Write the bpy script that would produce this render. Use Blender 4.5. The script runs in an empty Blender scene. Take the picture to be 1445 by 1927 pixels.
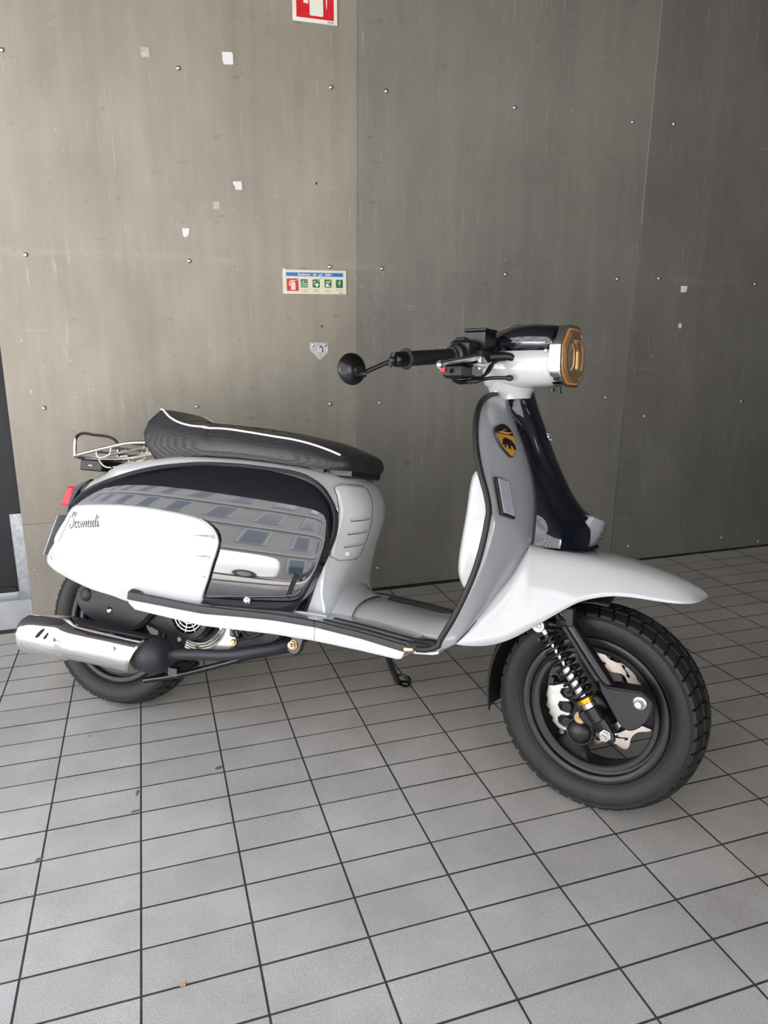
import bpy, bmesh, math, random
from mathutils import Vector, Matrix, noise
random.seed(7)
SC = bpy.context.scene
COL = SC.collection
PI = math.pi
# ------------------------------------------------------------------ camera
CAMZ = 1.05
cam = bpy.data.cameras.new('camera'); camo = bpy.data.objects.new('camera', cam); COL.objects.link(camo)
cam.sensor_fit = 'VERTICAL'; cam.sensor_height = 24.0; cam.lens = 24.0 * 1372.0 / 1927.0
cam.clip_start = .02; cam.clip_end = 200
PITCH = math.atan((963.5 - 603.3) / 1372.0)
camo.location = (0, 0, CAMZ); camo.rotation_euler = (PI/2 - PITCH, 0, 0)
SC.camera = camo
# ------------------------------------------------------------------ sky, sun, exposure
SN = Vector((-.57, -.82, 0)).normalized()          # towards the street
ST = Vector((SN.y, -SN.x, 0))                       # along the street
world = bpy.data.worlds.new('sky'); SC.world = world; world.use_nodes = True
wn = world.node_tree; bg = wn.nodes['Background']
sky = wn.nodes.new('ShaderNodeTexSky'); sky.sky_type = 'NISHITA'; sky.sun_disc = False
sky.sun_elevation = math.radians(52); sky.sun_rotation = math.radians(40); sky.air_density = 1.0; sky.dust_density = 2.5; sky.ozone_density = 1.0
hs_ = wn.nodes.new('ShaderNodeHueSaturation'); hs_.inputs['Saturation'].default_value = .40
wn.links.new(sky.outputs[0], hs_.inputs['Color']); wn.links.new(hs_.outputs[0], bg.inputs[0]); bg.inputs[1].default_value = .46
sunl = bpy.data.lights.new('sun', 'SUN'); suno = bpy.data.objects.new('sun', sunl); COL.objects.link(suno)
sunl.energy = 2.5; sunl.angle = math.radians(.6); sunl.color = (1, .95, .87)
sd = SN * .22 + ST * .55 + Vector((0, 0, -.85))
suno.rotation_euler = sd.to_track_quat('-Z', 'Y').to_euler(); suno.location = (0, 0, 12)
SC.view_settings.view_transform = 'Standard'; SC.view_settings.look = 'None'
SC.view_settings.gamma = 1.0; SC.view_settings.use_curve_mapping = False
SC.view_settings.exposure = 2.58
# ------------------------------------------------------------------ frames
def frame(R, hd, lean=0.0):
    return Matrix.Translation(Vector(R)) @ Matrix.Rotation(hd, 4, 'Z') @ Matrix.Rotation(-lean, 4, 'X')
MB_ = frame((-.742, 1.872, 0), math.radians(-20.2), math.radians(13.5))      # scooter: x forward, y left, z up, leaning on its stand
RK = math.radians(23)
STEER = Matrix.Rotation(-math.radians(16.5), 4, Vector((-math.sin(RK), 0, math.cos(RK))))
MS = Matrix.Translation(MB_.inverted() @ Vector((.478, 1.456, .228))) @ STEER   # steered front end, in scooter coordinates
MW = frame((-.0054, 2.7815, 0), math.radians(17.65))                         # wall: x along it, -y out of it
I4 = Matrix.Identity(4)
# ------------------------------------------------------------------ materials
def nodes(name):
    m = bpy.data.materials.new(name); m.use_nodes = True
    return m, m.node_tree, m.node_tree.nodes['Principled BSDF']
def setp(b, **k):
    for n, v in k.items():
        n = n.replace('_', ' ')
        b.inputs[n].default_value = v
def mat(name, col, rough=.5, metal=0.0, coat=0.0, spec=.5, bump=0.0, bscale=300.0, var=0.0, vscale=8.0, trans=0.0, rvar=0.0):
    m, t, b = nodes(name)
    setp(b, Base_Color=(*col, 1), Roughness=rough, Metallic=metal, Coat_Weight=coat, Coat_Roughness=.03, Specular_IOR_Level=spec, Transmission_Weight=trans)
    tc = t.nodes.new('ShaderNodeTexCoord')
    if var > 0 or rvar > 0:
        n = t.nodes.new('ShaderNodeTexNoise'); n.inputs['Scale'].default_value = vscale; n.inputs['Detail'].default_value = 5
        t.links.new(tc.outputs['Object'], n.inputs['Vector'])
        if var > 0:
            r = t.nodes.new('ShaderNodeValToRGB')
            r.color_ramp.elements[0].color = (*[c*(1-var) for c in col], 1); r.color_ramp.elements[0].position = .3
            r.color_ramp.elements[1].color = (*[min(1, c*(1+var)) for c in col], 1); r.color_ramp.elements[1].position = .7
            t.links.new(n.outputs['Fac'], r.inputs['Fac']); t.links.new(r.outputs['Color'], b.inputs['Base Color'])
        if rvar > 0:
            mr = t.nodes.new('ShaderNodeMapRange'); mr.inputs['To Min'].default_value = max(.02, rough-rvar); mr.inputs['To Max'].default_value = rough+rvar
            t.links.new(n.outputs['Fac'], mr.inputs['Value']); t.links.new(mr.outputs[0], b.inputs['Roughness'])
    if bump > 0:
        n2 = t.nodes.new('ShaderNodeTexNoise'); n2.inputs['Scale'].default_value = bscale; n2.inputs['Detail'].default_value = 3
        t.links.new(tc.outputs['Object'], n2.inputs['Vector'])
        bp = t.nodes.new('ShaderNodeBump'); bp.inputs['Strength'].default_value = bump; bp.inputs['Distance'].default_value = .002
        t.links.new(n2.outputs['Fac'], bp.inputs['Height']); t.links.new(bp.outputs['Normal'], b.inputs['Normal'])
    return m
M = {}
M['white'] = mat('white_paint', (.53, .54, .545), .13, coat=1.0)
M['grey'] = mat('light_grey_paint', (.265, .265, .285), .15, coat=.8)
M['black'] = mat('black_paint', (.004, .005, .010), .05, coat=1.0, spec=.6)
M['matte'] = mat('matte_black', (.009, .009, .010), .5, bump=.1, bscale=900)
M['satin'] = mat('satin_black', (.005, .005, .006), .28)
M['plastic'] = mat('black_plastic', (.006, .006, .0065), .38)
M['rimpaint'] = mat('rim_paint', (.012, .0125, .015), .42, var=.12, vscale=30)
M['cast'] = mat('dark_cast_metal', (.018, .0185, .021), .5, metal=.2, bump=.2, bscale=500, var=.2)
M['rubber'] = mat('tyre_rubber', (.0065, .0062, .0062), .58, var=.25, vscale=25, bump=.15, bscale=400)
M['edge'] = mat('edging_rubber', (.010, .010, .011), .55)
M['seal'] = mat('grey_rubber', (.030, .031, .034), .6, var=.12, vscale=40)
M['chrome'] = mat('chrome', (.86, .86, .87), .07, metal=1.0)
M['brightwork'] = mat('polished_trim_metal', (.92, .92, .93), .24, metal=.85)
M['sideprint'] = mat('raised_sidewall_rubber', (.022, .022, .024), .45)
M['steel'] = mat('stainless_steel', (.58, .56, .53), .22, metal=1.0, rvar=.06, vscale=60)
M['zinc'] = mat('zinc_plated_steel', (.50, .52, .54), .35, metal=1.0, var=.2, vscale=60)
M['alu'] = mat('cast_aluminium', (.62, .61, .58), .33, metal=1.0, var=.18, vscale=50, bump=.2, bscale=250)
M['disc'] = mat('brushed_disc_steel', (.66, .58, .52), .3, metal=1.0, bump=.08, bscale=700)
M['gold'] = mat('gold_anodised', (.95, .50, .04), .25, metal=1.0)
M['brass'] = mat('yellow_zinc', (.55, .40, .22), .3, metal=1.0)
M['muffler'] = mat('dark_heatproof_paint', (.016, .018, .023), .55, bump=.1, bscale=600)
M['red'] = mat('red_lens', (.75, .02, .03), .15, coat=.5)
M['redspot'] = mat('red_plastic', (.7, .02, .05), .4)
M['piping'] = mat('white_piping', (.75, .74, .71), .45)
M['ivory'] = mat('ivory_coated_wire', (.70, .66, .56), .4)
M['plate'] = mat('plate_back_metal', (.42, .47, .49), .3, coat=.3)
M['dark'] = mat('dark_gap', (.006, .006, .006), .8)
M['lampglass'] = mat('amber_clear_lens', (1.0, .80, .52), .05, trans=.92, coat=.3)
M['lampedge'] = mat('amber_edge', (.80, .36, .13), .12, trans=.25, coat=.4)
M['sigglass'] = mat('ribbed_clear_lens', (.16, .155, .18), .15, metal=.9)
M['badgegold'] = mat('badge_gold', (.55, .28, .02), .35, coat=.3)
M['badgedark'] = mat('badge_black', (.012, .008, .008), .3, coat=.4)
M['badgered'] = mat('badge_script', (.55, .22, .12), .4)
M['smoke'] = mat('smoked_chrome', (.45, .46, .48), .10, metal=1.0)
M['badgegrey'] = mat('clear_grey_badge', (.26, .27, .29), .08, coat=1.0)
M['copper'] = mat('copper_crimp', (.55, .42, .32), .3, metal=1.0)

def leather():
    m, t, b = nodes('perforated_black_vinyl'); setp(b, Base_Color=(.014, .014, .016, 1), Roughness=.42)
    tc = t.nodes.new('ShaderNodeTexCoord'); v = t.nodes.new('ShaderNodeTexVoronoi'); v.inputs['Scale'].default_value = 300; v.inputs['Randomness'].default_value = .15
    t.links.new(tc.outputs['Object'], v.inputs['Vector'])
    r = t.nodes.new('ShaderNodeMapRange'); r.inputs['From Max'].default_value = .5
    t.links.new(v.outputs['Distance'], r.inputs['Value'])
    bp = t.nodes.new('ShaderNodeBump'); bp.inputs['Strength'].default_value = .7; bp.inputs['Distance'].default_value = .0012; bp.invert = True
    t.links.new(r.outputs[0], bp.inputs['Height']); t.links.new(bp.outputs['Normal'], b.inputs['Normal'])
    c = t.nodes.new('ShaderNodeValToRGB'); c.color_ramp.elements[0].color = (.003, .003, .0035, 1); c.color_ramp.elements[1].color = (.020, .020, .023, 1)
    t.links.new(r.outputs[0], c.inputs['Fac']); t.links.new(c.outputs[0], b.inputs['Base Color'])
    return m
M['vinyl'] = leather()
M['vinyltop'] = mat('smooth_black_vinyl', (.004, .004, .005), .40, bump=.25, bscale=500)

def M_wall(tint, name, band=True):
    m, t, b = nodes(name); L = t.links.new; N = t.nodes.new
    tc = N('ShaderNodeTexCoord')
    def mapn(sx, sy, sz):
        mp = N('ShaderNodeMapping'); mp.inputs['Scale'].default_value = (sx, sy, sz); L(tc.outputs['Object'], mp.inputs['Vector']); return mp.outputs[0]
    def noi(vec, sc, det=4, rough=.55):
        n = N('ShaderNodeTexNoise'); n.inputs['Scale'].default_value = sc; n.inputs['Detail'].default_value = det; n.inputs['Roughness'].default_value = rough; L(vec, n.inputs['Vector']); return n.outputs['Fac']
    def ramp(f, a, ca, bb, cb):
        r = N('ShaderNodeValToRGB'); r.color_ramp.elements[0].position = a; r.color_ramp.elements[0].color = (*ca, 1); r.color_ramp.elements[1].position = bb; r.color_ramp.elements[1].color = (*cb, 1); L(f, r.inputs['Fac']); return r.outputs['Color']
    def mix(f, a, bb, mode='MIX'):
        x = N('ShaderNodeMix'); x.data_type = 'RGBA'; x.blend_type = mode
        if isinstance(f, float): x.inputs[0].default_value = f
        else: L(f, x.inputs[0])
        if isinstance(a, tuple): x.inputs[6].default_value = (*a, 1)
        else: L(a, x.inputs[6])
        if isinstance(bb, tuple): x.inputs[7].default_value = (*bb, 1)
        else: L(bb, x.inputs[7])
        return x.outputs[2]
    d = tuple(c*.80 for c in tint); l = tuple(c*1.18 for c in tint)
    base = ramp(noi(mapn(1, 1, .55), 2.6, 8, .62), .3, d, .72, l)
    streak = ramp(noi(mapn(9, 1, .5), 3.0, 5), .35, (.95, .95, .95), .7, (1.05, 1.05, 1.04)); base = mix(1.0, base, streak, 'MULTIPLY')
    grain = ramp(noi(mapn(1, 1, 1), 420, 2), .3, (.86, .86, .86), .7, (1.13, 1.13, 1.13)); base = mix(.8, base, grain, 'MULTIPLY')
    blot = ramp(noi(mapn(1, 1, 1), 6.5, 5, .7), .63, (0, 0, 0), .78, (1, 1, 1)); base = mix(blot, base, tuple(c*.70 for c in tint)) if False else base
    # pale scuffs and chips
    chips = ramp(noi(mapn(1, 1, .7), 70, 3, .7), .645, (0, 0, 0), .685, (1, 1, 1))
    base = mix(mix(1.0, chips, ramp(noi(mapn(1, 1, 1), 3.0, 3), .42, (0, 0, 0), .62, (.8, .8, .8)), 'MULTIPLY'), base, (.52, .50, .46))
    scr = ramp(noi(mapn(60, 1, 2.2), 2.0, 3, .6), .615, (0, 0, 0), .67, (.55, .55, .55))
    base = mix(mix(1.0, scr, ramp(noi(mapn(1, 1, 1), 4.0, 2), .5, (0, 0, 0), .62, (1, 1, 1)), 'MULTIPLY'), base, (.50, .48, .45))
    scr2 = ramp(noi(mapn(1.6, 1, 70), 2.0, 3, .6), .64, (0, 0, 0), .69, (.6, .6, .6))
    base = mix(mix(1.0, scr2, ramp(noi(mapn(1, 1, 1), 3.1, 2), .55, (0, 0, 0), .66, (1, 1, 1)), 'MULTIPLY'), base, (.48, .47, .45))
    dk = ramp(noi(mapn(3, 1, 5), 5.0, 4, .7), .62, (0, 0, 0), .74, (.4, .4, .4))
    base = mix(dk, base, (.05, .05, .05))
    # rubbed pale line along the fixing rail, patchy
    sx = N('ShaderNodeSeparateXYZ'); L(tc.outputs['Object'], sx.inputs[0])
    def mth(op, a, b_=None):
        q = N('ShaderNodeMath'); q.operation = op
        for k, vv in ((0, a), (1, b_)):
            if vv is None: continue
            if isinstance(vv, (int, float)): q.inputs[k].default_value = vv
            else: L(vv, q.inputs[k])
        return q.outputs[0]
    dz = mth('ABSOLUTE', mth('SUBTRACT', mth('ADD', sx.outputs[2], mth('MULTIPLY', sx.outputs[0], .0165)), 1.236))
    bandm = N('ShaderNodeMapRange'); bandm.inputs['From Min'].default_value = 0; bandm.inputs['From Max'].default_value = .022; bandm.inputs['To Min'].default_value = .26; bandm.inputs['To Max'].default_value = 0; L(dz, bandm.inputs['Value'])
    base = mix(mth('MULTIPLY', bandm.outputs[0], ramp(noi(mapn(1.6, 1, 9), 2.5, 4), .48, (0, 0, 0), .62, (1, 1, 1))), base, (.44, .43, .40))
    L(base, b.inputs['Base Color'])
    rr = N('ShaderNodeMapRange'); rr.inputs['To Min'].default_value = .34; rr.inputs['To Max'].default_value = .6; L(noi(mapn(14, 1, .8), 3, 4), rr.inputs['Value']); L(rr.outputs[0], b.inputs['Roughness'])
    setp(b, Metallic=.25, Specular_IOR_Level=.4)
    bp = N('ShaderNodeBump'); bp.inputs['Strength'].default_value = .12; bp.inputs['Distance'].default_value = .002; L(noi(mapn(1, 1, 1), 300, 3), bp.inputs['Height']); L(bp.outputs['Normal'], b.inputs['Normal'])
    return m
M['wall_brown'] = M_wall((.325, .294, .248), 'brown_metal_sheet')
M['wall_mid'] = M_wall((.250, .236, .212), 'worn_grey_metal_sheet')
M['wall_grey'] = M_wall((.205, .194, .174), 'grey_metal_sheet')

def M_tile():
    m, t, b = nodes('speckled_porcelain_tile'); L = t.links.new; N = t.nodes.new
    geo = N('ShaderNodeNewGeometry'); oi = N('ShaderNodeObjectInfo')
    def noi(sc, det=3, rough=.55, vec=None):
        n = N('ShaderNodeTexNoise'); n.inputs['Scale'].default_value = sc; n.inputs['Detail'].default_value = det; n.inputs['Roughness'].default_value = rough; L(vec or geo.outputs['Position'], n.inputs['Vector']); return n.outputs['Fac']
    def ramp(f, a, ca, bb, cb):
        r = N('ShaderNodeValToRGB'); r.color_ramp.elements[0].position = a; r.color_ramp.elements[0].color = (*ca, 1); r.color_ramp.elements[1].position = bb; r.color_ramp.elements[1].color = (*cb, 1); L(f, r.inputs['Fac']); return r.outputs['Color']
    def mix(f, a, bb, mode='MIX'):
        x = N('ShaderNodeMix'); x.data_type = 'RGBA'; x.blend_type = mode
        if isinstance(f, float): x.inputs[0].default_value = f
        else: L(f, x.inputs[0])
        if isinstance(a, tuple): x.inputs[6].default_value = (*a, 1)
        else: L(a, x.inputs[6])
        if isinstance(bb, tuple): x.inputs[7].default_value = (*bb, 1)
        else: L(bb, x.inputs[7])
        return x.outputs[2]
    base = ramp(oi.outputs['Random'], 0, (.445, .425, .398), 1, (.50, .478, .45))
    sp = ramp(noi(520, 2, .7), .38, (.70, .70, .70), .62, (1.16, 1.16, 1.16)); base = mix(1.0, base, sp, 'MULTIPLY')
    bl = ramp(noi(5, 5, .65), .35, (.86, .85, .84), .65, (1.05, 1.05, 1.05)); base = mix(1.0, base, bl, 'MULTIPLY')
    sm = ramp(noi(26, 5, .75), .66, (0, 0, 0), .78, (.55, .55, .55)); base = mix(sm, base, (.10, .095, .09))
    mp = N('ShaderNodeMapping'); mp.inputs['Rotation'].default_value = (0, 0, .5); mp.inputs['Scale'].default_value = (3, 45, 3); L(geo.outputs['Position'], mp.inputs['Vector'])
    sc = ramp(noi(3, 4, .7, mp.outputs[0]), .69, (0, 0, 0), .74, (.5, .5, .5)); base = mix(sc, base, (.13, .125, .12))
    L(base, b.inputs['Base Color'])
    rr = N('ShaderNodeMapRange'); rr.inputs['To Min'].default_value = .34; rr.inputs['To Max'].default_value = .55; L(noi(14, 4), rr.inputs['Value']); L(rr.outputs[0], b.inputs['Roughness'])
    bp = N('ShaderNodeBump'); bp.inputs['Strength'].default_value = .12; bp.inputs['Distance'].default_value = .001; L(noi(500, 2), bp.inputs['Height']); L(bp.outputs['Normal'], b.inputs['Normal'])
    return m
M['tile'] = M_tile()
M['grout'] = mat('dark_grout', (.035, .033, .031), .8, bump=.4, bscale=300, var=.3, vscale=20)
M['chip'] = mat('broken_tile_body', (.14, .13, .12), .9, bump=.8, bscale=200, var=.5, vscale=120)
M['doorpanel'] = mat('dark_slate_panel', (.006, .006, .009), .55, bump=.5, bscale=30, var=.5, vscale=9)
M['stone'] = mat('pale_stone_step', (.36, .37, .38), .5, var=.12, vscale=12, bump=.15, bscale=200)
M['ceiling'] = mat('dark_ceiling_paint', (.08, .078, .075), .8, var=.08)
M['sidewall'] = mat('dark_grey_wall', (.05, .05, .047), .7, var=.15)
M['facade'] = mat('pale_facade_render', (.21, .205, .20), .85, var=.08, vscale=1)
M['facadetrim'] = mat('facade_stone_trim', (.28, .275, .265), .8)
M['facadeglass'] = mat('facade_window_glass', (.05, .07, .09), .08)
M['cobble'] = mat('pale_cobble_paving', (.52, .49, .45), .8, var=.25, vscale=9, bump=.4, bscale=40)
M['asphalt'] = mat('street_asphalt', (.16, .16, .16), .85, var=.2, vscale=3)
M['paper'] = mat('white_tape_paper', (.74, .73, .74), .55, bump=.3, bscale=120)
M['greytape'] = mat('worn_grey_tape', (.45, .43, .41), .6, var=.3, vscale=90)
M['signcream'] = mat('photoluminescent_cream', (.76, .74, .55), .4)
M['signwhite'] = mat('sign_white', (.78, .78, .70), .4)
M['signred'] = mat('sign_red', (.62, .006, .018), .4)
M['signblue'] = mat('sign_blue', (.01, .17, .55), .4)
M['signgreen'] = mat('sign_green', (.01, .13, .04), .4)
M['signink'] = mat('sign_ink', (.05, .05, .05), .6)
M['cream_edge'] = mat('raw_cream_edge', (.60, .54, .42), .7)
M['leaf'] = mat('dry_leaf', (.50, .27, .14), .7)
M['carwhite'] = mat('van_white_paint', (.78, .78, .78), .2, coat=.5)
M['cargrey'] = mat('car_grey_paint', (.05, .06, .08), .2, coat=.6)
M['carglass'] = mat('car_glass', (.01, .012, .015), .05)

# ------------------------------------------------------------------ mesh helpers
class MB:
    def __init__(s): s.v = []; s.f = []; s.m = []
    def face(s, idx, mi=0): s.f.append(tuple(idx)); s.m.append(mi)
    def add(s, vs, fs, mi=0):
        o = len(s.v); s.v += [Vector(v) for v in vs]
        for f in fs: s.face([o+i for i in f], mi)
    def loft(s, rings, closed=True, cap0=False, cap1=False, mi=0, flip=False):
        o = len(s.v); n = len(rings[0])
        for r in rings: s.v += [Vector(p) for p in r]
        for i in range(len(rings)-1):
            for j in range(n if closed else n-1):
                a, b = o+i*n+j, o+i*n+(j+1) % n
                q = (a, b, b+n, a+n)
                s.face(q[::-1] if flip else q, mi)
        if cap0: s.face([o+j for j in range(n)][::(1 if flip else -1)], mi)
        if cap1:
            e = o+(len(rings)-1)*n; s.face([e+j for j in range(n)][::(-1 if flip else 1)], mi)
    def tube(s, path, r, n=10, closed=False, cap=True, mi=0, flat=1.0):
        P = [Vector(p) for p in path]; k = len(P)
        rs = r if isinstance(r, (list, tuple)) else [r]*k
        up = None; rings = []
        for i in range(k):
            a = P[(i-1) % k] if (closed or i > 0) else P[0]
            b = P[(i+1) % k] if (closed or i < k-1) else P[-1]
            t = (b-a).normalized()
            if up is None:
                up = Vector((0, 0, 1)) if abs(t.z) < .9 else Vector((0, 1, 0))
            x = up.cross(t)
            if x.length < 1e-5: x = Vector((1, 0, 0)).cross(t)
            x.normalize(); y = t.cross(x); up = y
            rings.append([P[i] + x*rs[i]*math.cos(2*PI*j/n) + y*rs[i]*flat*math.sin(2*PI*j/n) for j in range(n)])
        if closed: rings.append(rings[0])
        s.loft(rings, True, cap and not closed, cap and not closed, mi)
    def lathe(s, prof, c, axis, n=48, closed=False, mi=0):
        """prof: (radius, along)"""
        a = Vector(axis).normalized(); u = a.orthogonal().normalized(); w = a.cross(u); c = Vector(c)
        rings = [[c + a*h + u*r*math.cos(2*PI*j/n) + w*r*math.sin(2*PI*j/n) for j in range(n)] for r, h in prof]
        if closed: rings.append(rings[0])
        s.loft(rings, True, not closed, not closed, mi)
    def cyl(s, a, b, r, n=20, mi=0, ch=0.0):
        a = Vector(a); b = Vector(b); L = (b-a).length
        if ch: s.lathe([(r-ch, 0), (r, ch), (r, L-ch), (r-ch, L)], a, b-a, n, mi=mi)
        else: s.lathe([(r, 0), (r, L)], a, b-a, n, mi=mi)
    def box(s, lo, hi, ch=0.0, mi=0):
        x0, y0, z0 = lo; x1, y1, z1 = hi
        if ch <= 0:
            vs = [(x0,y0,z0),(x1,y0,z0),(x1,y1,z0),(x0,y1,z0),(x0,y0,z1),(x1,y0,z1),(x1,y1,z1),(x0,y1,z1)]
            s.add(vs, [(0,3,2,1),(4,5,6,7),(0,1,5,4),(1,2,6,5),(2,3,7,6),(3,0,4,7)], mi); return
        def rect(d, z): return [(x0+d,y0+d,z),(x1-d,y0+d,z),(x1-d,y1-d,z),(x0+d,y1-d,z)]
        s.loft([rect(ch, z0), rect(0, z0+ch), rect(0, z1-ch), rect(ch, z1)], True, True, True, mi)
    def prism(s, poly, d0, d1, fn, ch=0.0, mi=0):
        """poly in (a,b); fn(a,b,d) -> point"""
        if ch <= 0: rings = [[fn(a, b, d0) for a, b in poly], [fn(a, b, d1) for a, b in poly]]
        else:
            ins = inset(poly, ch); e = ch if d1 > d0 else -ch
            rings = [[fn(a, b, d0) for a, b in ins], [fn(a, b, d0+e) for a, b in poly], [fn(a, b, d1-e) for a, b in poly], [fn(a, b, d1) for a, b in ins]]
        s.loft(rings, True, True, True, mi)
    def sphere(s, c, r, n=14, mi=0, sc=(1, 1, 1)):
        rings = []
        for i in range(1, n//2):
            th = PI*i/(n//2)
            rings.append([(c[0]+r*sc[0]*math.sin(th)*math.cos(2*PI*j/n), c[1]+r*sc[1]*math.sin(th)*math.sin(2*PI*j/n), c[2]-r*sc[2]*math.cos(th)) for j in range(n)])
        s.loft(rings, True, True, True, mi)
    def build(s, name, mats, parent=None, T=None, smooth=True, angle=40, bevel=0.0, fix=True, solid=0.0):
        if T is not None: s.v = [T @ v for v in s.v]
        me = bpy.data.meshes.new(name); me.from_pydata([tuple(v) for v in s.v], [], s.f)
        for m in (mats if isinstance(mats, (list, tuple)) else [mats]): me.materials.append(M[m] if isinstance(m, str) else m)
        for p, mi in zip(me.polygons, s.m): p.material_index = mi
        if fix:
            bm = bmesh.new(); bm.from_mesh(me); bmesh.ops.remove_doubles(bm, verts=bm.verts, dist=1e-6); bmesh.ops.recalc_face_normals(bm, faces=bm.faces); bm.to_mesh(me); bm.free()
        if smooth:
            me.shade_smooth(); me.set_sharp_from_angle(angle=math.radians(angle))
        o = bpy.data.objects.new(name, me); COL.objects.link(o)
        if parent is not None: o.parent = parent
        if bevel > 0:
            bv = o.modifiers.new('bevel', 'BEVEL'); bv.width = bevel; bv.segments = 2; bv.limit_method = 'ANGLE'; bv.angle_limit = math.radians(40)
        if solid:
            sm = o.modifiers.new('thickness', 'SOLIDIFY'); sm.thickness = solid; sm.offset = 0
        return o
def inset(poly, d):
    n = len(poly); area = sum(poly[i][0]*poly[(i+1) % n][1]-poly[(i+1) % n][0]*poly[i][1] for i in range(n)); sg = 1 if area > 0 else -1
    out = []
    for i in range(n):
        p0 = Vector(poly[i-1]); p1 = Vector(poly[i]); p2 = Vector(poly[(i+1) % n])
        e1 = (p1-p0).normalized(); e2 = (p2-p1).normalized()
        n1 = Vector((-e1.y, e1.x))*sg; n2 = Vector((-e2.y, e2.x))*sg
        nn = n1+n2
        if nn.length < 1e-6: nn = n1
        nn = nn.normalized(); k = d/max(.45, nn.dot(n1)); out.append(tuple(p1+nn*k))
    return out
def cr(pts, n, closed=False):
    """resampled Catmull-Rom through pts (any dimension), n points evenly by length"""
    P = [Vector(p) for p in pts]; k = len(P); dense = []
    segs = k if closed else k-1
    for i in range(segs):
        p1 = P[i]; p2 = P[(i+1) % k]
        p0 = P[i-1] if (closed or i > 0) else p1*2-p2
        p3 = P[(i+2) % k] if (closed or i < k-2) else p2*2-p1
        t0 = 0; t1 = t0+max(1e-6, (p1-p0).length)**.5; t2 = t1+max(1e-6, (p2-p1).length)**.5; t3 = t2+max(1e-6, (p3-p2).length)**.5
        for q in range(12):
            t = t1+(t2-t1)*q/12
            a1 = p0*((t1-t)/(t1-t0))+p1*((t-t0)/(t1-t0)); a2 = p1*((t2-t)/(t2-t1))+p2*((t-t1)/(t2-t1)); a3 = p2*((t3-t)/(t3-t2))+p3*((t-t2)/(t3-t2))
            b1 = a1*((t2-t)/(t2-t0))+a2*((t-t0)/(t2-t0)); b2 = a2*((t3-t)/(t3-t1))+a3*((t-t1)/(t3-t1))
            dense.append(b1*((t2-t)/(t2-t1))+b2*((t-t1)/(t2-t1)))
    dense.append(P[0].copy() if closed else P[-1].copy())
    L = [0]
    for i in range(1, len(dense)): L.append(L[-1]+(dense[i]-dense[i-1]).length)
    out = []; j = 0; m = n if closed else n-1
    for i in range(n):
        s = L[-1]*i/m
        while j < len(L)-2 and L[j+1] < s: j += 1
        f = (s-L[j])/max(1e-9, L[j+1]-L[j]); out.append(dense[j].lerp(dense[j+1], min(1, max(0, f))))
    return out
def interp(x, xs, ys):
    if x <= xs[0]: return ys[0]
    for i in range(len(xs)-1):
        if x <= xs[i+1]:
            f = (x-xs[i])/(xs[i+1]-xs[i]); return ys[i]*(1-f)+ys[i+1]*f
    return ys[-1]
def mir(p): return (p[0], -p[1], p[2])
def xz(l): return [(p[0], p[2]) for p in l]
def tag(o, label=None, cat=None, group=None, kind=None):
    if label: o['label'] = label
    if cat: o['category'] = cat
    if group: o['group'] = group
    if kind: o['kind'] = kind
    return o
def empty(name, Mx=None, parent=None):
    o = bpy.data.objects.new(name, None); COL.objects.link(o); o.empty_display_size = .1
    if Mx is not None: o.matrix_world = Mx
    if parent is not None: o.parent = parent
    return o
def text_mesh(txt, size, bold=False):
    """flat lettering as (verts, faces) in x-y, centred in x, baseline at 0"""
    cu = bpy.data.curves.new('lettering', 'FONT'); cu.body = txt; cu.size = size; cu.align_x = 'CENTER'
    if bold: cu.offset = size*.02
    cu.resolution_u = 3
    ob = bpy.data.objects.new('lettering', cu); COL.objects.link(ob)
    dg = bpy.context.evaluated_depsgraph_get(); me = bpy.data.meshes.new_from_object(ob.evaluated_get(dg))
    vs = [v.co.copy() for v in me.vertices]; fs = [tuple(p.vertices) for p in me.polygons]
    bpy.data.objects.remove(ob); bpy.data.curves.remove(cu); bpy.data.meshes.remove(me)
    return vs, fs
def disc_poly(cx, cy, r, n=20, a0=0): return [(cx+r*math.cos(a0+2*PI*i/n), cy+r*math.sin(a0+2*PI*i/n)) for i in range(n)]
def rrect(x0, y0, x1, y1, r, k=4):
    out = []
    for cx, cy, a in ((x1-r, y1-r, 0), (x0+r, y1-r, PI/2), (x0+r, y0+r, PI), (x1-r, y0+r, 1.5*PI)):
        for i in range(k+1): out.append((cx+r*math.cos(a+PI/2*i/k), cy+r*math.sin(a+PI/2*i/k)))
    return out
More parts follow.
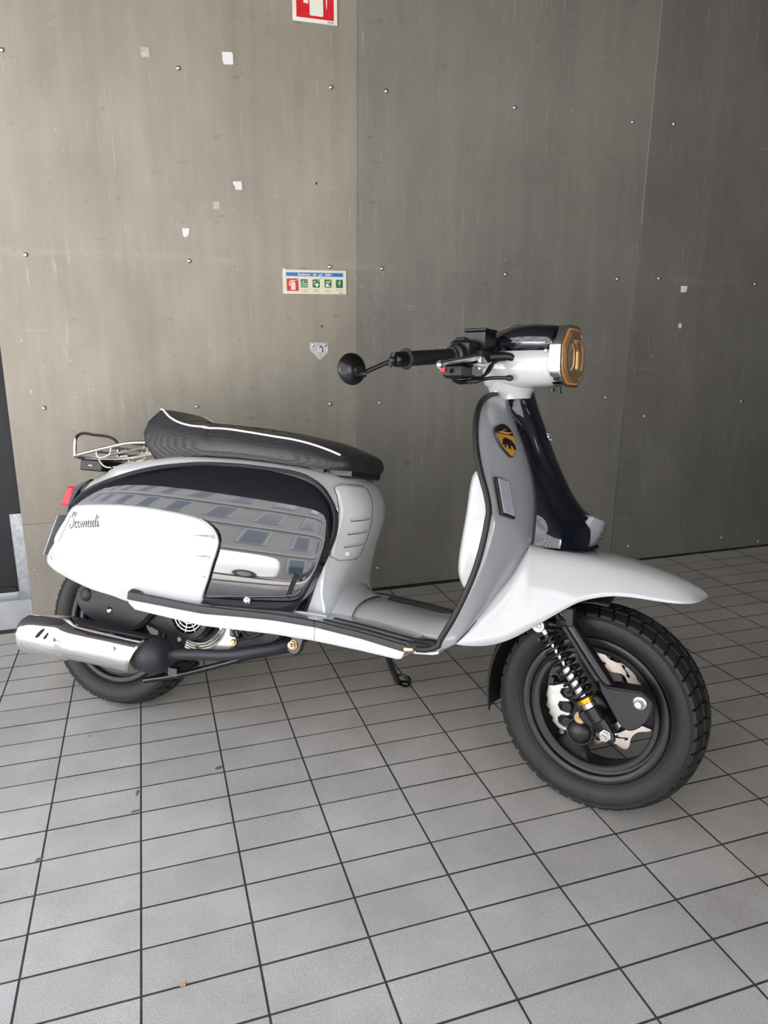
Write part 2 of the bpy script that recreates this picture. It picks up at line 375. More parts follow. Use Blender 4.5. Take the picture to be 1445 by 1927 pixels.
# outlines measured in metres (scooter coordinates; the last ones in the fork's frame)
D = {
'seat_pipe': [(0.1406, -0.1, 0.8233), (0.1724, -0.115, 0.8045), (0.2076, -0.125, 0.7913), (0.2488, -0.13, 0.7838), (0.3043, -0.135, 0.7815), (0.2859, -0.135, 0.7793), (0.3472, -0.135, 0.7805), (0.4126, -0.135, 0.776), (0.4862, -0.135, 0.7691), (0.5437, -0.135, 0.7637), (0.5885, -0.13, 0.7561), (0.6332, -0.125, 0.7445), (0.6614, -0.12, 0.7349)],
'seat_bot': [(0.1733, -0.13, 0.6985), (0.2233, -0.1367, 0.7035), (0.2747, -0.1433, 0.7085), (0.3301, -0.15, 0.7128), (0.3017, -0.15, 0.711), (0.4022, -0.15, 0.7116), (0.4513, -0.15, 0.7096), (0.4996, -0.15, 0.7072), (0.547, -0.15, 0.704), (0.5912, -0.145, 0.7009), (0.6256, -0.14, 0.6989), (0.6484, -0.135, 0.6983), (0.6641, -0.13, 0.7008)],
'bp_out': [(-0.0758, -0.162, 0.5568), (-0.057, -0.162, 0.5771), (-0.0186, -0.162, 0.6034), (0.0362, -0.162, 0.6283), (0.1118, -0.162, 0.6542), (0.1859, -0.162, 0.6728), (0.2637, -0.162, 0.6846), (0.3115, -0.162, 0.6899), (0.411, -0.162, 0.693), (0.4837, -0.162, 0.6907), (0.5545, -0.162, 0.6872), (0.6013, -0.162, 0.678), (0.6345, -0.162, 0.6599), (0.659, -0.162, 0.6352), (0.6747, -0.162, 0.608), (0.6798, -0.162, 0.584), (0.6773, -0.162, 0.5511), (0.6619, -0.162, 0.4962), (0.6408, -0.162, 0.4278), (0.6216, -0.162, 0.359)],
'wp': [(-0.0451, -0.1976, 0.5549), (-0.0059, -0.2037, 0.5631), (0.057, -0.2129, 0.5696), (0.133, -0.2215, 0.5741), (0.2084, -0.2275, 0.5744), (0.2653, -0.2305, 0.5714), (0.3233, -0.2319, 0.5669), (0.3628, -0.2328, 0.5601), (0.3893, -0.2349, 0.5464), (0.4089, -0.2369, 0.5307), (0.4176, -0.2387, 0.5141), (0.4177, -0.2405, 0.4937), (0.4106, -0.2415, 0.4667), (0.4024, -0.2403, 0.4334), (0.3905, -0.2357, 0.3962), (0.3778, -0.2274, 0.358), (0.3159, -0.2252, 0.3465), (0.1651, -0.2153, 0.3332), (0.114, -0.2127, 0.3409), (0.0401, -0.2044, 0.3474), (-0.0253, -0.1958, 0.359), (-0.0885, -0.1855, 0.3738), (-0.1254, -0.1792, 0.3878), (-0.1383, -0.1781, 0.4005), (-0.1259, -0.185, 0.4259), (-0.0989, -0.1941, 0.4572), (-0.0693, -0.1992, 0.5112)],
'gl': [(-0.0672, -0.1785, 0.5459), (-0.0564, -0.1773, 0.563), (-0.0322, -0.1771, 0.5835), (0.0064, -0.1776, 0.6059), (0.0498, -0.1778, 0.6256), (0.1234, -0.1763, 0.6521), (0.1951, -0.174, 0.6701), (0.2701, -0.1708, 0.6823), (0.3424, -0.1661, 0.6909), (0.3443, -0.166, 0.691), (0.4127, -0.1644, 0.69), (0.5071, -0.1605, 0.6861), (0.5628, -0.1588, 0.6796), (0.6056, -0.1598, 0.6681), (0.6365, -0.1645, 0.6498), (0.6603, -0.1724, 0.623), (0.6715, -0.1804, 0.5956), (0.6748, -0.1887, 0.5639), (0.672, -0.1976, 0.5157), (0.6623, -0.2017, 0.4707), (0.6423, -0.2016, 0.4199), (0.617, -0.1974, 0.3776), (0.5905, -0.1949, 0.3552)],
'wp_chrome': [(0.3679, -0.2406, 0.5607), (0.394, -0.2423, 0.5484), (0.4135, -0.2443, 0.5329), (0.4214, -0.2464, 0.5148), (0.4197, -0.2485, 0.4915), (0.4113, -0.2494, 0.4586), (0.4011, -0.2469, 0.4192), (0.3865, -0.2403, 0.3784)],
'wp_spk': [(0.3541, -0.2481, 0.5204), (0.4091, -0.2463, 0.5208), (0.3585, -0.2513, 0.4734), (0.4052, -0.2498, 0.4734), (0.3626, -0.2488, 0.4251), (0.3944, -0.248, 0.4267)],
'board_top': [(0.1903, -0.25, 0.3688), (0.3979, -0.25, 0.3607), (0.4919, -0.25, 0.3638), (0.5824, -0.25, 0.3679), (0.6872, -0.25, 0.3664), (0.7966, -0.25, 0.3567), (0.8994, -0.25, 0.3446)],
'board_rub': [(0.192, -0.25, 0.3483), (0.3995, -0.25, 0.3419), (0.4933, -0.25, 0.3477), (0.5837, -0.25, 0.3521), (0.6886, -0.25, 0.351), (0.7979, -0.25, 0.3416), (0.9008, -0.25, 0.3276)],
'board_bot': [(0.1964, -0.25, 0.3265), (0.4019, -0.25, 0.3132), (0.4959, -0.25, 0.3167), (0.5864, -0.25, 0.3205), (0.6912, -0.25, 0.32), (0.8001, -0.25, 0.3152), (0.8848, -0.25, 0.3093)],
'trim': [(1.0158, -0.035, 0.9002), (1.0046, -0.08, 0.8953), (0.9988, -0.125, 0.8839), (0.9954, -0.165, 0.8638), (0.9954, -0.19, 0.8381), (0.9994, -0.21, 0.7992), (1.0106, -0.225, 0.751), (1.0257, -0.235, 0.708), (1.0411, -0.24, 0.6694), (1.0496, -0.245, 0.6378), (1.0494, -0.25, 0.6218), (1.0428, -0.25, 0.5668), (1.0324, -0.25, 0.5154), (1.0155, -0.25, 0.4627), (0.9942, -0.25, 0.4089), (0.9719, -0.25, 0.3629), (0.9698, -0.25, 0.3522), (0.948, -0.25, 0.3407), (0.9233, -0.25, 0.3377)],
'ferr': [(0.9003, -0.25, 0.3342), (0.9195, -0.25, 0.3364)],
'seam': [(1.0169, -0.03, 0.901), (1.0321, -0.045, 0.8732), (1.052, -0.06, 0.8364), (1.0751, -0.07, 0.7931), (1.0963, -0.08, 0.7467), (1.1114, -0.09, 0.7006), (1.12, -0.1, 0.6625), (1.1228, -0.11, 0.6244), (1.123, -0.115, 0.5862), (1.1216, -0.12, 0.5672), (1.1112, -0.13, 0.5457), (1.0956, -0.15, 0.51), (1.0688, -0.175, 0.4652), (1.0426, -0.2, 0.4213), (1.0165, -0.225, 0.3825), (0.9959, -0.24, 0.3596), (0.9627, -0.245, 0.3512)],
'col_front': [(1.0765, 0.03, 0.9303), (1.0927, 0.03, 0.8854), (1.1105, 0.03, 0.8448), (1.1283, 0.03, 0.8045), (1.1483, 0.03, 0.7605), (1.1675, 0.03, 0.7248), (1.1909, 0.03, 0.6856), (1.213, 0.03, 0.6589), (1.2383, 0.03, 0.6388), (1.2385, 0.03, 0.6372)],
'col_crease': [(1.0432, -0.04, 0.8984), (1.0569, -0.0414, 0.8587), (1.0812, -0.0429, 0.8117), (1.1056, -0.0443, 0.7612), (1.1413, -0.0457, 0.7121), (1.1721, -0.0471, 0.6711), (1.2056, -0.0486, 0.6388), (1.2337, -0.05, 0.62)],
'badge': [(1.2433, -0.05, 0.6387), (1.2242, -0.05, 0.6075), (1.2145, -0.05, 0.5678), (1.2656, 0, 0.6285), (1.2606, 0, 0.6095), (1.25, 0, 0.5782)],
'fend_bot': [(0.9959, -0.24, 0.3596), (1.0124, -0.235, 0.3569), (1.0362, -0.225, 0.3569), (1.0673, -0.21, 0.3606), (1.0947, -0.2, 0.3703), (1.1217, -0.19, 0.3854), (1.1522, -0.18, 0.4076), (1.1827, -0.17, 0.4297), (1.2131, -0.16, 0.4517), (1.2359, -0.15, 0.4655), (1.2672, -0.14, 0.4765), (1.2989, -0.13, 0.4828), (1.339, -0.12, 0.4837), (1.3873, -0.108, 0.4808), (1.4271, -0.098, 0.4801), (1.4633, -0.075, 0.4832), (1.4809, -0.045, 0.4865)],
'signal': [(1.0389, -0.165, 0.71), (1.058, -0.12, 0.7037), (1.0828, -0.135, 0.6226), (1.0622, -0.18, 0.6312)],
'shieldbadge': [(1.0288, -0.155, 0.8108), (1.0353, -0.13, 0.8256), (1.0446, -0.11, 0.8237), (1.054, -0.1, 0.8125), (1.0657, -0.1, 0.7801), (1.0649, -0.12, 0.7552), (1.0533, -0.13, 0.7645), (1.0401, -0.15, 0.7846)],
'brk': [(0.0304, -0.1, 0.1007), (0.0468, -0.1, 0.0857), (0.0796, -0.1, 0.0891), (0.1117, -0.1, 0.0909), (0.1291, -0.1, 0.0891), (0.1382, -0.1, 0.0747), (0.1396, -0.1, 0.0567), (0.1332, -0.1, 0.0365), (0.1201, -0.1, 0.0189), (0.1091, -0.1, 0.0096), (0.0977, -0.1, 0.0048), (0.0824, -0.1, 0.0099), (0.0659, -0.1, 0.0306), (0.049, -0.1, 0.0547), (0.0352, -0.1, 0.0765)],
'lever': [(-0.26, -0.31, 0.7209), (-0.26, -0.292, 0.7253), (-0.26, -0.242, 0.7341), (-0.26, -0.1981, 0.7406), (-0.26, -0.1448, 0.7469)],
'cable1': [(-0.2971, -0.2, 0.7181), (-0.3067, -0.18, 0.7061), (-0.3016, -0.17, 0.6966), (-0.2945, -0.15, 0.6953), (-0.2797, -0.12, 0.7003), (-0.2593, -0.09, 0.7075), (-0.2231, -0.075, 0.7082)],
'cable2': [(-0.2987, -0.14, 0.722), (-0.285, -0.14, 0.7083), (-0.2773, -0.12, 0.7048), (-0.2601, -0.1, 0.7219), (-0.256, -0.09, 0.743)],
}
# ================================================================== SETTING
# ---- floor: grout bed and porcelain tiles laid in a straight grid
TO = Vector((-.7468, 1.4191, 0)); TL = Vector((.1816, .0587, 0)); TS = Vector((.02927, -.09057, 0))
def wall_v(p): return (MW.inverted() @ Vector(p)).y
def proj(p):
    d = Vector(p)-Vector((0, 0, CAMZ)); f = d.y*math.cos(PITCH)-d.z*math.sin(PITCH); u = d.y*math.sin(PITCH)+d.z*math.cos(PITCH)
    if f <= .05: return None
    return 722.5+1372*d.x/f, 963.5-1372*u/f, f
mb = MB(); c0 = TO+TL*-14+TS*-32; c1 = TO+TL*22+TS*-32; c2 = TO+TL*22+TS*34; c3 = TO+TL*-14+TS*34
mb.add([c+Vector((0, 0, -.0007)) for c in (c0, c3, c2, c1)]+[c+Vector((0, 0, -.06)) for c in (c0, c3, c2, c1)], [(0, 1, 2, 3), (7, 6, 5, 4), (0, 4, 5, 1), (1, 5, 6, 2), (2, 6, 7, 3), (3, 7, 4, 0)])
floor = tag(mb.build('floor', 'grout', smooth=False), kind='structure')
g = .0016
def tile_corners(i, k):
    a = TO+TL*i+TS*k
    l = TL.normalized(); s = TS.normalized()
    return [a+l*g+s*g, a+l*g+TS-s*g, a+TL-l*g+TS-s*g, a+TL-l*g+s*g]
tm = MB(); ll = TL.length-2*g; ss = TS.length-2*g; e = .0004
def rr(d, z): return [(d, -d, z), (d, -ss+d, z), (ll-d, -ss+d, z), (ll-d, -d, z)]
tm.loft([rr(0, -.006), rr(0, -e), rr(e, 0)], True, False, True)
tm.m = [1]*8+[0]*(len(tm.f)-8); tme = tm.build('tile', ['tile', 'grout'], smooth=False); tile_mesh = tme.data; bpy.data.objects.remove(tme)
trot = math.atan2(TL.y, TL.x)
cand = []; rest = []
for i in range(-12, 21):
    for k in range(-30, 33):
        c = TO+TL*(i+.5)+TS*(k+.5)
        v = wall_v(c); uu = (MW.inverted() @ c).x
        if v > .02 and uu > -1.33: continue
        if v > -.03 and uu <= -1.27: continue
        q = proj(c); vis = q and -120 < q[0] < 1565 and 950 < q[1] < 2100
        if vis: cand.append((q[2], i, k))
        else: rest.append((i, k))
cand.sort()
tiles = cand[:296]; rest += [(i, k) for _, i, k in cand[296:]]
for _, i, k in tiles:
    o = bpy.data.objects.new('tile', tile_mesh); COL.objects.link(o); o.parent = floor
    a = tile_corners(i, k)[0]; o.location = (a.x, a.y, random.uniform(-.0003, .0003)); o.rotation_euler = (random.uniform(-.002, .002), random.uniform(-.001, .001), trot)
mb = MB()
R = Matrix.Rotation(trot, 4, 'Z')
for i, k in rest:
    a = tile_corners(i, k)[0]; Tt = Matrix.Translation(a) @ R
    mb.add([Tt @ Vector(v.co) for v in tile_mesh.vertices], [tuple(p.vertices) for p in tile_mesh.polygons]); mb.m[-len(tile_mesh.polygons):] = [p.material_index for p in tile_mesh.polygons]
far = tag(mb.build('tile_field', ['tile', 'grout'], floor, smooth=False, fix=False), kind='stuff')
# chipped tile corners
for x, y, rx, ry, a in ((-.5662, 1.4571, .0040, .0120, .2), (-.3998, 1.5538, .0110, .0075, .6), (-.5489, 1.3932, .0140, .0040, .4), (-.6945, 1.2434, .0100, .0045, .7)):
    mb = MB(); P = [(rx*math.cos(2*PI*k/12)*random.uniform(.7, 1.15), ry*math.sin(2*PI*k/12)*random.uniform(.7, 1.15)) for k in range(12)]
    mb.loft([[(p[0], p[1], .0004) for p in P], [(p[0]*.6, p[1]*.6, .0007) for p in P]], True, False, True)
    o = mb.build('tile_chip', 'chip', floor); o.location = (x, y, 0); o.rotation_euler = (0, 0, a)
# ---- wall of sheet panels with dome-head bolts
wall = tag(empty('wall_back', MW), kind='structure')
H = 2.6
def panel(u0, u1, z0, z1, m, v=0.0, lean=0.0, lean0=None, name='wall_panel'):
    l0 = lean if lean0 is None else lean0
    mb = MB(); c = .0006
    def q(d, y): return [(u0+d+l0*z0, y, z0+d), (u1-d+lean*z0, y, z0+d), (u1-d+lean*z1, y, z1-d), (u0+d+l0*z1, y, z1-d)]
    mb.loft([q(0, v+.02), q(0, v+c), q(c, v)], True, True, True)
    return mb.build(name, m, wall, smooth=False)
LN = .013
p_up = panel(-1.2895, -.1079, .3770, H, 'wall_brown', lean=.010, lean0=.006)
p_lo = panel(-1.2895, -.1079, .004, .3762, 'wall_brown', v=.0006, lean=.010, lean0=.006)
p_mid = panel(-.1068, 1.0655, .004, H, 'wall_mid', lean=LN, lean0=.010)
p_rt = panel(1.0680, 2.262, .004, H, 'wall_grey', lean=LN)
mb = MB(); mb.box((-1.2885, .02, 0), (2.26, .10, H)); mb.build('backing_board', 'dark', wall, smooth=False)
mb = MB()
mb.loft([[(1.0658+LN*z-.0004, .0012, z), (1.0658+LN*z+.0017, .0012, z), (1.0658+LN*z+.0017, .012, z), (1.0658+LN*z-.0004, .012, z)] for z in (1.42, 2.99)], True, True, True)
mb.build('joint_edge', 'cream_edge', wall, smooth=False)
bm0 = MB(); bm0.lathe([(.0003, -.0052), (.0030, -.0049), (.0055, -.0034), (.0068, -.0012), (.0074, 0)], (0, 0, 0), (0, 1, 0), 16)
bm0.lathe([(.0018, -.0056), (.0030, -.0054), (.0030, -.0048), (.0018, -.0045)], (0, 0, 0), (0, 1, 0), 8)
b0 = bm0.build('bolt', 'zinc'); bolt_mesh = b0.data; bpy.data.objects.remove(b0)
BOLTS = [(-1.1757, 1.8217), (-.6739, 1.8196), (-.1805, 1.807), (-1.177, 1.2505), (-.6785, 1.2436), (-.1952, 1.235), (-.0014, 1.2325), (.0143, 1.8116), (.5046, 1.7985), (1.0079, 1.7869), (1.1959, 1.7939), (.4954, 1.2216), (.9934, 1.2131), (1.1925, 1.2173), (1.6864, 1.2034), (-1.1764, .7694), (-.6837, .7577), (-.2024, .751), (-.0102, .7486), (.982, .7381), (1.1803, .6525), (-.0201, .0885), (1.1598, .0683), (1.6733, .0623), (1.8938, .0223), (1.70, 1.79), (.49, .746), (1.69, .70), (-1.18, .12), (-.19, .11), (2.2, 1.79)]
for u, z in BOLTS:
    o = bpy.data.objects.new('bolt', bolt_mesh); COL.objects.link(o)
    o.parent = (p_up if z > .377 else p_lo) if u < -.108 else (p_mid if u < 1.09 else p_rt)
    o.location = (u, -.0002, z)
# small holes drilled through the brown sheet, rimmed
for u, z, h in ((-.2378, 1.5057, .010), (-.2289, 1.0301, .009)):
    mb = MB(); mb.lathe([(.0001, -.0004), (.0024, -.0006), (.0030, 0)], (0, 0, 0), (0, 1, 0), 12)
    o = mb.build('bolt_hole', 'dark', p_up); o.location = (u, 0, z); o.scale = (1, 1, h/.006)
# ---- door recess and step at the wall's left end
mb = MB(); mb.box((-2.6, .075, .115), (-1.338, .115, H)); mb.box((-1.339, .075, .40), (-1.2885, .115, H)); mb.box((-2.6, .07, .115), (-1.345, .076, .135))
door = tag(mb.build('door_1', 'doorpanel', smooth=False, T=MW), kind='structure')
mb = MB(); mb.box((-1.343, .078, .10), (-1.292, .12, .40), .002)
tag(mb.build('trim_1', 'zinc', smooth=False, T=MW), kind='structure')
mb = MB(); mb.box((-2.6, .004, 0), (-1.2905, .30, .105), .003)
tag(mb.build('trim_2', 'stone', smooth=False, T=MW), kind='structure')
# ---- rest of the passage: ceiling, plus unseen side wall added to darken the right
mb = MB(); mb.box((2.26, -3.7, 0), (2.45, .12, H)); tag(mb.build('wall_right_unseen', 'sidewall', smooth=False, T=MW), kind='structure')
def sp(n, t, z): return SN*n+ST*t+Vector((0, 0, z))
def slab(n0, n1, t0, t1, z0, z1):
    mb = MB(); vs = [sp(n, t, z) for z in (z0, z1) for n, t in ((n0, t0), (n1, t0), (n1, t1), (n0, t1))]
    mb.add(vs, [(0, 1, 2, 3), (4, 7, 6, 5), (0, 4, 5, 1), (1, 5, 6, 2), (2, 6, 7, 3), (3, 7, 4, 0)]); return mb
CEILN = .55
tag(slab(-9, CEILN, -9, 9, H, H+.35).build('ceiling', 'ceiling', smooth=False), kind='structure')
mb = MB(); mb.box((.9, -3.8, 0), (2.45, -3.6, H)); tag(mb.build('wall_front_unseen', 'sidewall', smooth=False, T=MW), kind='structure')  # unseen opposite wall, cut short so light still reaches the mudguard
# ---- the street the passage opens on
tag(slab(2.2, 30, -30, 30, -.16, -.012).build('street', 'cobble', smooth=False), kind='structure')
tag(slab(5.6, 7.4, -30, 30, -.10, -.006).build('roadway', 'asphalt', smooth=False), kind='structure')
fac = tag(slab(9.0, 9.6, -26, 26, 0, 12.5).build('wall_street', 'facade', smooth=False), kind='structure')
for fl in range(4):
    for b in range(-9, 10):
        t0 = b*2.4; z0 = .9+fl*3.3
        f = slab(8.93, 9.02, t0-.62, t0+.62, z0-.1, z0+1.95).build('window', 'facadetrim', fac, smooth=False)
        w = slab(8.91, 8.94, t0-.5, t0+.5, z0, z0+1.8); w.build('pane', 'facadeglass', f, smooth=False)
    slab(8.85, 9.02, -26, 26, 3.15+fl*3.3, 3.35+fl*3.3).build('cornice', 'facadetrim', fac, smooth=False)
def car(t, n, prof, glass, wid, wheels, name, label, cat, m):
    """side profile (along t, z) lofted across n"""
    root = empty(name, Matrix.Translation(sp(n, t, 0))); root.rotation_euler = (0, 0, math.atan2(ST.y, ST.x))
    tag(root, label, cat)
    P = cr(prof, 44, True); mb = MB(); rings = []
    for y, s, dz in ((-.5, .93, .03), (-.47, .98, .01), (-.40, 1, 0), (.40, 1, 0), (.47, .98, .01), (.5, .93, .03)):
        rings.append([((p[0])*(1-(1-s)*.4), y*wid*(1 if p[1] < .9 else 1-.22*min(1, (p[1]-.9)/.6)), p[1]*(1-(1-s)*.5)+dz*.3) for p in P])
    mb.loft(rings, True, True, True); b = mb.build('body', m, root)
    for s in (-1, 1):
        for gl in glass:
            mb = MB(); mb.prism(gl, s*wid*.47, s*wid*.492, lambda a, b_, d: (a, d*(1-.20*min(1, max(0, b_-.9)/.6)), b_), .01); mb.build('side_window', 'carglass', b)
        for x in wheels:
            mb = MB(); mb.lathe([(.05, s*.10), (.2, s*.10), (.22, s*.06), (.30, s*.09), (.33, s*.03), (.33, -s*.08)], (x, s*(wid*.5-.06), .32), (0, 1, 0), 28); mb.build('wheel', 'rubber', root)
            mb = MB(); mb.lathe([(.01, s*.115), (.19, s*.105), (.2, s*.09)], (x, s*(wid*.5-.06), .32), (0, 1, 0), 20); mb.build('hub_cap', 'zinc', root)
    return root
car(3.4, 6.3, [(-2.3, .35), (2.2, .32), (2.35, .6), (2.3, .95), (1.55, 1.12), (.95, 1.9), (.5, 2.0), (-2.1, 2.0), (-2.35, 1.8), (-2.38, .6)], [[(.55, 1.15), (1.4, 1.15), (.95, 1.75), (.6, 1.78)]], 1.8, (-1.5, 1.45), 'parked_van', 'white delivery van parked on the street opposite, mirrored in the scooter side panel', 'van', 'carwhite')
car(-1.6, 6.4, [(-2.0, .35), (2.0, .32), (2.1, .6), (1.95, .8), (1.1, .95), (.4, 1.42), (-.2, 1.48), (-1.3, 1.42), (-1.95, 1.0), (-2.1, .7)], [[(.95, 1.0), (.35, 1.34), (-.15, 1.38), (-.15, 1.0)], [(-.25, 1.0), (-.25, 1.38), (-1.1, 1.32), (-1.5, 1.02)]], 1.7, (-1.3, 1.3), 'parked_car', 'dark grey hatchback car parked further along the street opposite than the white van', 'car', 'cargrey')
# ================================================================== THINGS ON THE WALL AND FLOOR
def wall_obj(name, u, z, label, cat, group=None):
    return tag(empty(name, MW @ Matrix.Translation((u, 0, z))), label, cat, group)
W2 = lambda a, b, d: (a, d, b)
# ---- cropped extinguisher sign at the top edge
s1 = wall_obj('extinguisher_sign', -.2302, 2.065, 'red square sign with pale fire extinguisher pictogram, cut by the top of the photo', 'sign')
T1 = Matrix.Rotation(math.radians(.3), 4, 'Y')
mb = MB(); mb.prism(rrect(-.0745, -.0750, .0735, .075, .0015), -.0005, -.0042, W2, .0004); mb.build('sign_board', 'signwhite', s1, smooth=False, T=T1)
mb = MB(); mb.prism([(-.0625, -.0635), (.0620, -.0635), (.0620, .063), (-.0625, .063)], -.0041, -.0045, W2); mb.build('red_field', 'signred', s1, smooth=False, T=T1)
mb = MB()
mb.prism(rrect(-.0185, -.0555, .0265, .012, .004), -.0044, -.0049, W2)
mb.prism([(-.0095, .0125), (.0175, .0125), (.012, .026), (-.004, .026)], -.0044, -.0049, W2)
mb.prism([(-.002, .027), (.010, .027), (.010, .036), (-.002, .036)], -.0044, -.0049, W2)
mb.prism([(-.0395, -.0215), (-.0225, -.0225), (-.0245, -.002), (-.020, .018), (-.006, .030), (-.010, .034), (-.028, .022), (-.034, .002)], -.0044, -.0049, W2)
mb.prism([(.0375, -.036), (.0395, -.020), (.0395, .012), (.036, .012), (.036, -.020)], -.0044, -.0049, W2)
mb.prism([(.012, .030), (.034, .044), (.036, .040), (.013, .026)], -.0044, -.0049, W2)
mb.build('extinguisher_pictogram', 'signwhite', s1, smooth=False, T=T1)
vs, fs = text_mesh('EVAC', .0085, True); mb = MB(); mb.add([(v.x*1.15+.053, -.0044, v.y-.0722) for v in vs], fs); mb.build('print', 'signink', s1, smooth=False, T=T1)
# ---- information sign
s2 = wall_obj('extinguisher_information_sign', -.2520, 1.1815, 'cream sign with blue header and green pictograms, fixed beside the panel joint', 'sign')
mb = MB(); mb.prism(rrect(-.1140, -.0405, .1145, .0405, .001), -.0005, -.0040, W2, .0004); mb.build('sign_board', 'signcream', s2, smooth=False)
mb = MB(); mb.prism([(-.1025, .0190), (.1030, .0190), (.1030, .0320), (-.1025, .0320)], -.0039, -.0043, W2); mb.build('header_band', 'signblue', s2, smooth=False)
vs, fs = text_mesh('Extintor  de  pó  ABC', .0125, True); w = max(v.x for v in vs)-min(v.x for v in vs)
mb = MB(); mb.add([(v.x*.122/w+.001, -.0046, v.y+.0213) for v in vs], fs); mb.build('header_lettering', 'signwhite', s2, smooth=False)
mb = MB()
for txt, x, z, sz, wd in (('Usar em:', .031, .0115, .0058, .027), ('Papel, tecidos', -.0385, -.0275, .0045, .026), ('e madeira', -.0385, -.0325, .0045, .019), ('Líquidos', .0045, -.0275, .0045, .016), ('inflamáveis', .0045, -.0325, .0045, .021), ('Gases', .0475, -.0275, .0045, .013), ('inflamáveis', .0475, -.0325, .0045, .021), ('Equip. eléctrico', .0895, -.0275, .0045, .026)):
    vs, fs = text_mesh(txt, sz); w = max(v.x for v in vs)-min(v.x for v in vs); mb.add([(v.x*wd/w+x, -.0043, v.y+z) for v in vs], fs)
tag(mb.build('print', 'signink', s2, smooth=False), kind='stuff')
mb = MB(); vs, fs = text_mesh('EVAC', .0062, True); mb.add([(v.x+.094, -.0043, v.y-.0385) for v in vs], fs); mb.build('red_print', 'signred', s2, smooth=False)
mb = MB(); mb.prism([(-.1010, -.0305), (-.0590, -.0305), (-.0590, .0115), (-.1010, .0115)], -.0039, -.0043, W2); mb.build('red_field', 'signred', s2, smooth=False)
mb = MB()
mb.prism(rrect(-.0860, -.0270, -.0700, -.002, .0015), -.0042, -.0046, W2); mb.prism([(-.0835, -.0015), (-.0725, -.0015), (-.0760, .0045), (-.0800, .0045)], -.0042, -.0046, W2)
mb.prism([(-.0930, -.0130), (-.0885, -.0130), (-.0885, -.004), (-.0860, .002), (-.079, .0045), (-.0795, .0075), (-.088, .0050), (-.0920, -.001)], -.0042, -.0046, W2)
mb.prism([(-.0765, .0045), (-.0620, .0085), (-.0612, .0065), (-.0762, .0025)], -.0042, -.0046, W2)
mb.build('extinguisher_pictogram', 'signcream', s2, smooth=False)
for i, x in enumerate((-.0385, .0045, .0475, .0890)):
    mb = MB(); mb.prism(rrect(x-.0130, -.0185, x+.0130, .0095, .003), -.0039, -.0043, W2); sq = mb.build('green_field', 'signgreen', s2, smooth=False)
    mb = MB(); Y = (-.0042, -.0046)
    if i == 0:
        mb.prism([(x-.011, -.004), (x-.006, -.006), (x-.002, -.0025), (x+.003, -.006), (x+.011, -.0025), (x+.011, -.0055), (x+.003, -.009), (x-.002, -.0055), (x-.006, -.009), (x-.011, -.007)], *Y, W2)
        mb.prism([(x-.010, -.012), (x+.009, -.012), (x+.011, -.009), (x+.011, -.0145), (x-.010, -.0145)], *Y, W2); mb.prism([(x-.004, .0), (x-.0015, .0075), (x+.001, .0), (x-.0015, -.001)], *Y, W2)
        mb.prism([(x-.010, .0), (x-.006, .004), (x-.005, .001), (x-.009, -.002)], *Y, W2)
    elif i == 1:
        mb.prism([(x-.006, -.008), (x+.003, -.002), (x+.010, -.009), (x+.002, -.0165)], *Y, W2); mb.prism([(x-.011, -.003), (x-.005, .006), (x-.003, .001), (x-.007, -.003)], *Y, W2)
    elif i == 2:
        mb.prism([(x-.010, -.0155), (x+.003, -.0155), (x+.001, -.007), (x+.004, -.005), (x-.010, -.005), (x-.007, -.009)], *Y, W2); mb.prism([(x-.007, .0), (x-.003, .006), (x-.001, .001), (x-.004, -.003)], *Y, W2); mb.prism([(x, .0), (x+.005, .006), (x+.006, .0), (x+.002, -.003)], *Y, W2); mb.prism([(x+.003, -.0145), (x+.011, -.0145), (x+.011, -.012), (x+.004, -.012)], *Y, W2)
    else:
        mb.prism([(x+.001, .006), (x-.0045, -.005), (x, -.004), (x-.0025, -.014), (x+.0045, -.002), (x+.0005, -.003), (x+.0035, .006)], *Y, W2)
    mb.build('pictogram', 'signwhite', sq, smooth=False)
    if i < 3:
        vs, fs = text_mesh('ABC'[i], .0075, True); mb = MB(); mb.add([(v.x+x+.0085, -.0047, v.y+.0015) for v in vs], fs)
        mb.build('class_letter', 'signwhite', sq, smooth=False)
mb = MB(); mb.lathe([(.0002, -.004), (.003, -.0042), (.004, -.001)], (-.108, 0, .0415), (0, 1, 0), 10); mb.build('glue_dab', 'signwhite', s2)
# ---- extinguisher hanger plate
s3 = wall_obj('hanger_bracket', -.2400, .9450, 'empty galvanised shield shaped hanger bracket screwed to the wall below the cream sign', 'bracket')
mb = MB(); mb.prism([(-.0335, .0285), (.0325, .0280), (.0325, -.0080), (.0035, -.0330), (-.0010, -.0330), (-.0335, -.0005)], -.0004, -.0024, W2, .0005); mb.build('plate', 'zinc', s3, smooth=False)
mb = MB(); mb.tube([(-.0085, -.002, -.006), (-.0085, -.012, -.004), (-.0070, -.013, .012), (0, -.013, .0165), (.0070, -.013, .012), (.0085, -.012, -.004), (.0085, -.002, -.006)], .0024, 8); mb.box((-.0055, -.0105, -.009), (.0055, -.002, .010), .001); mb.build('hook', 'steel', s3)
for x in (-.0225, .0215):
    mb = MB(); mb.lathe([(.0002, -.0062), (.0035, -.0058), (.0052, -.004), (.0056, -.0022)], (x, 0, .0195), (0, 1, 0), 14); mb.build('screw', 'steel', s3)
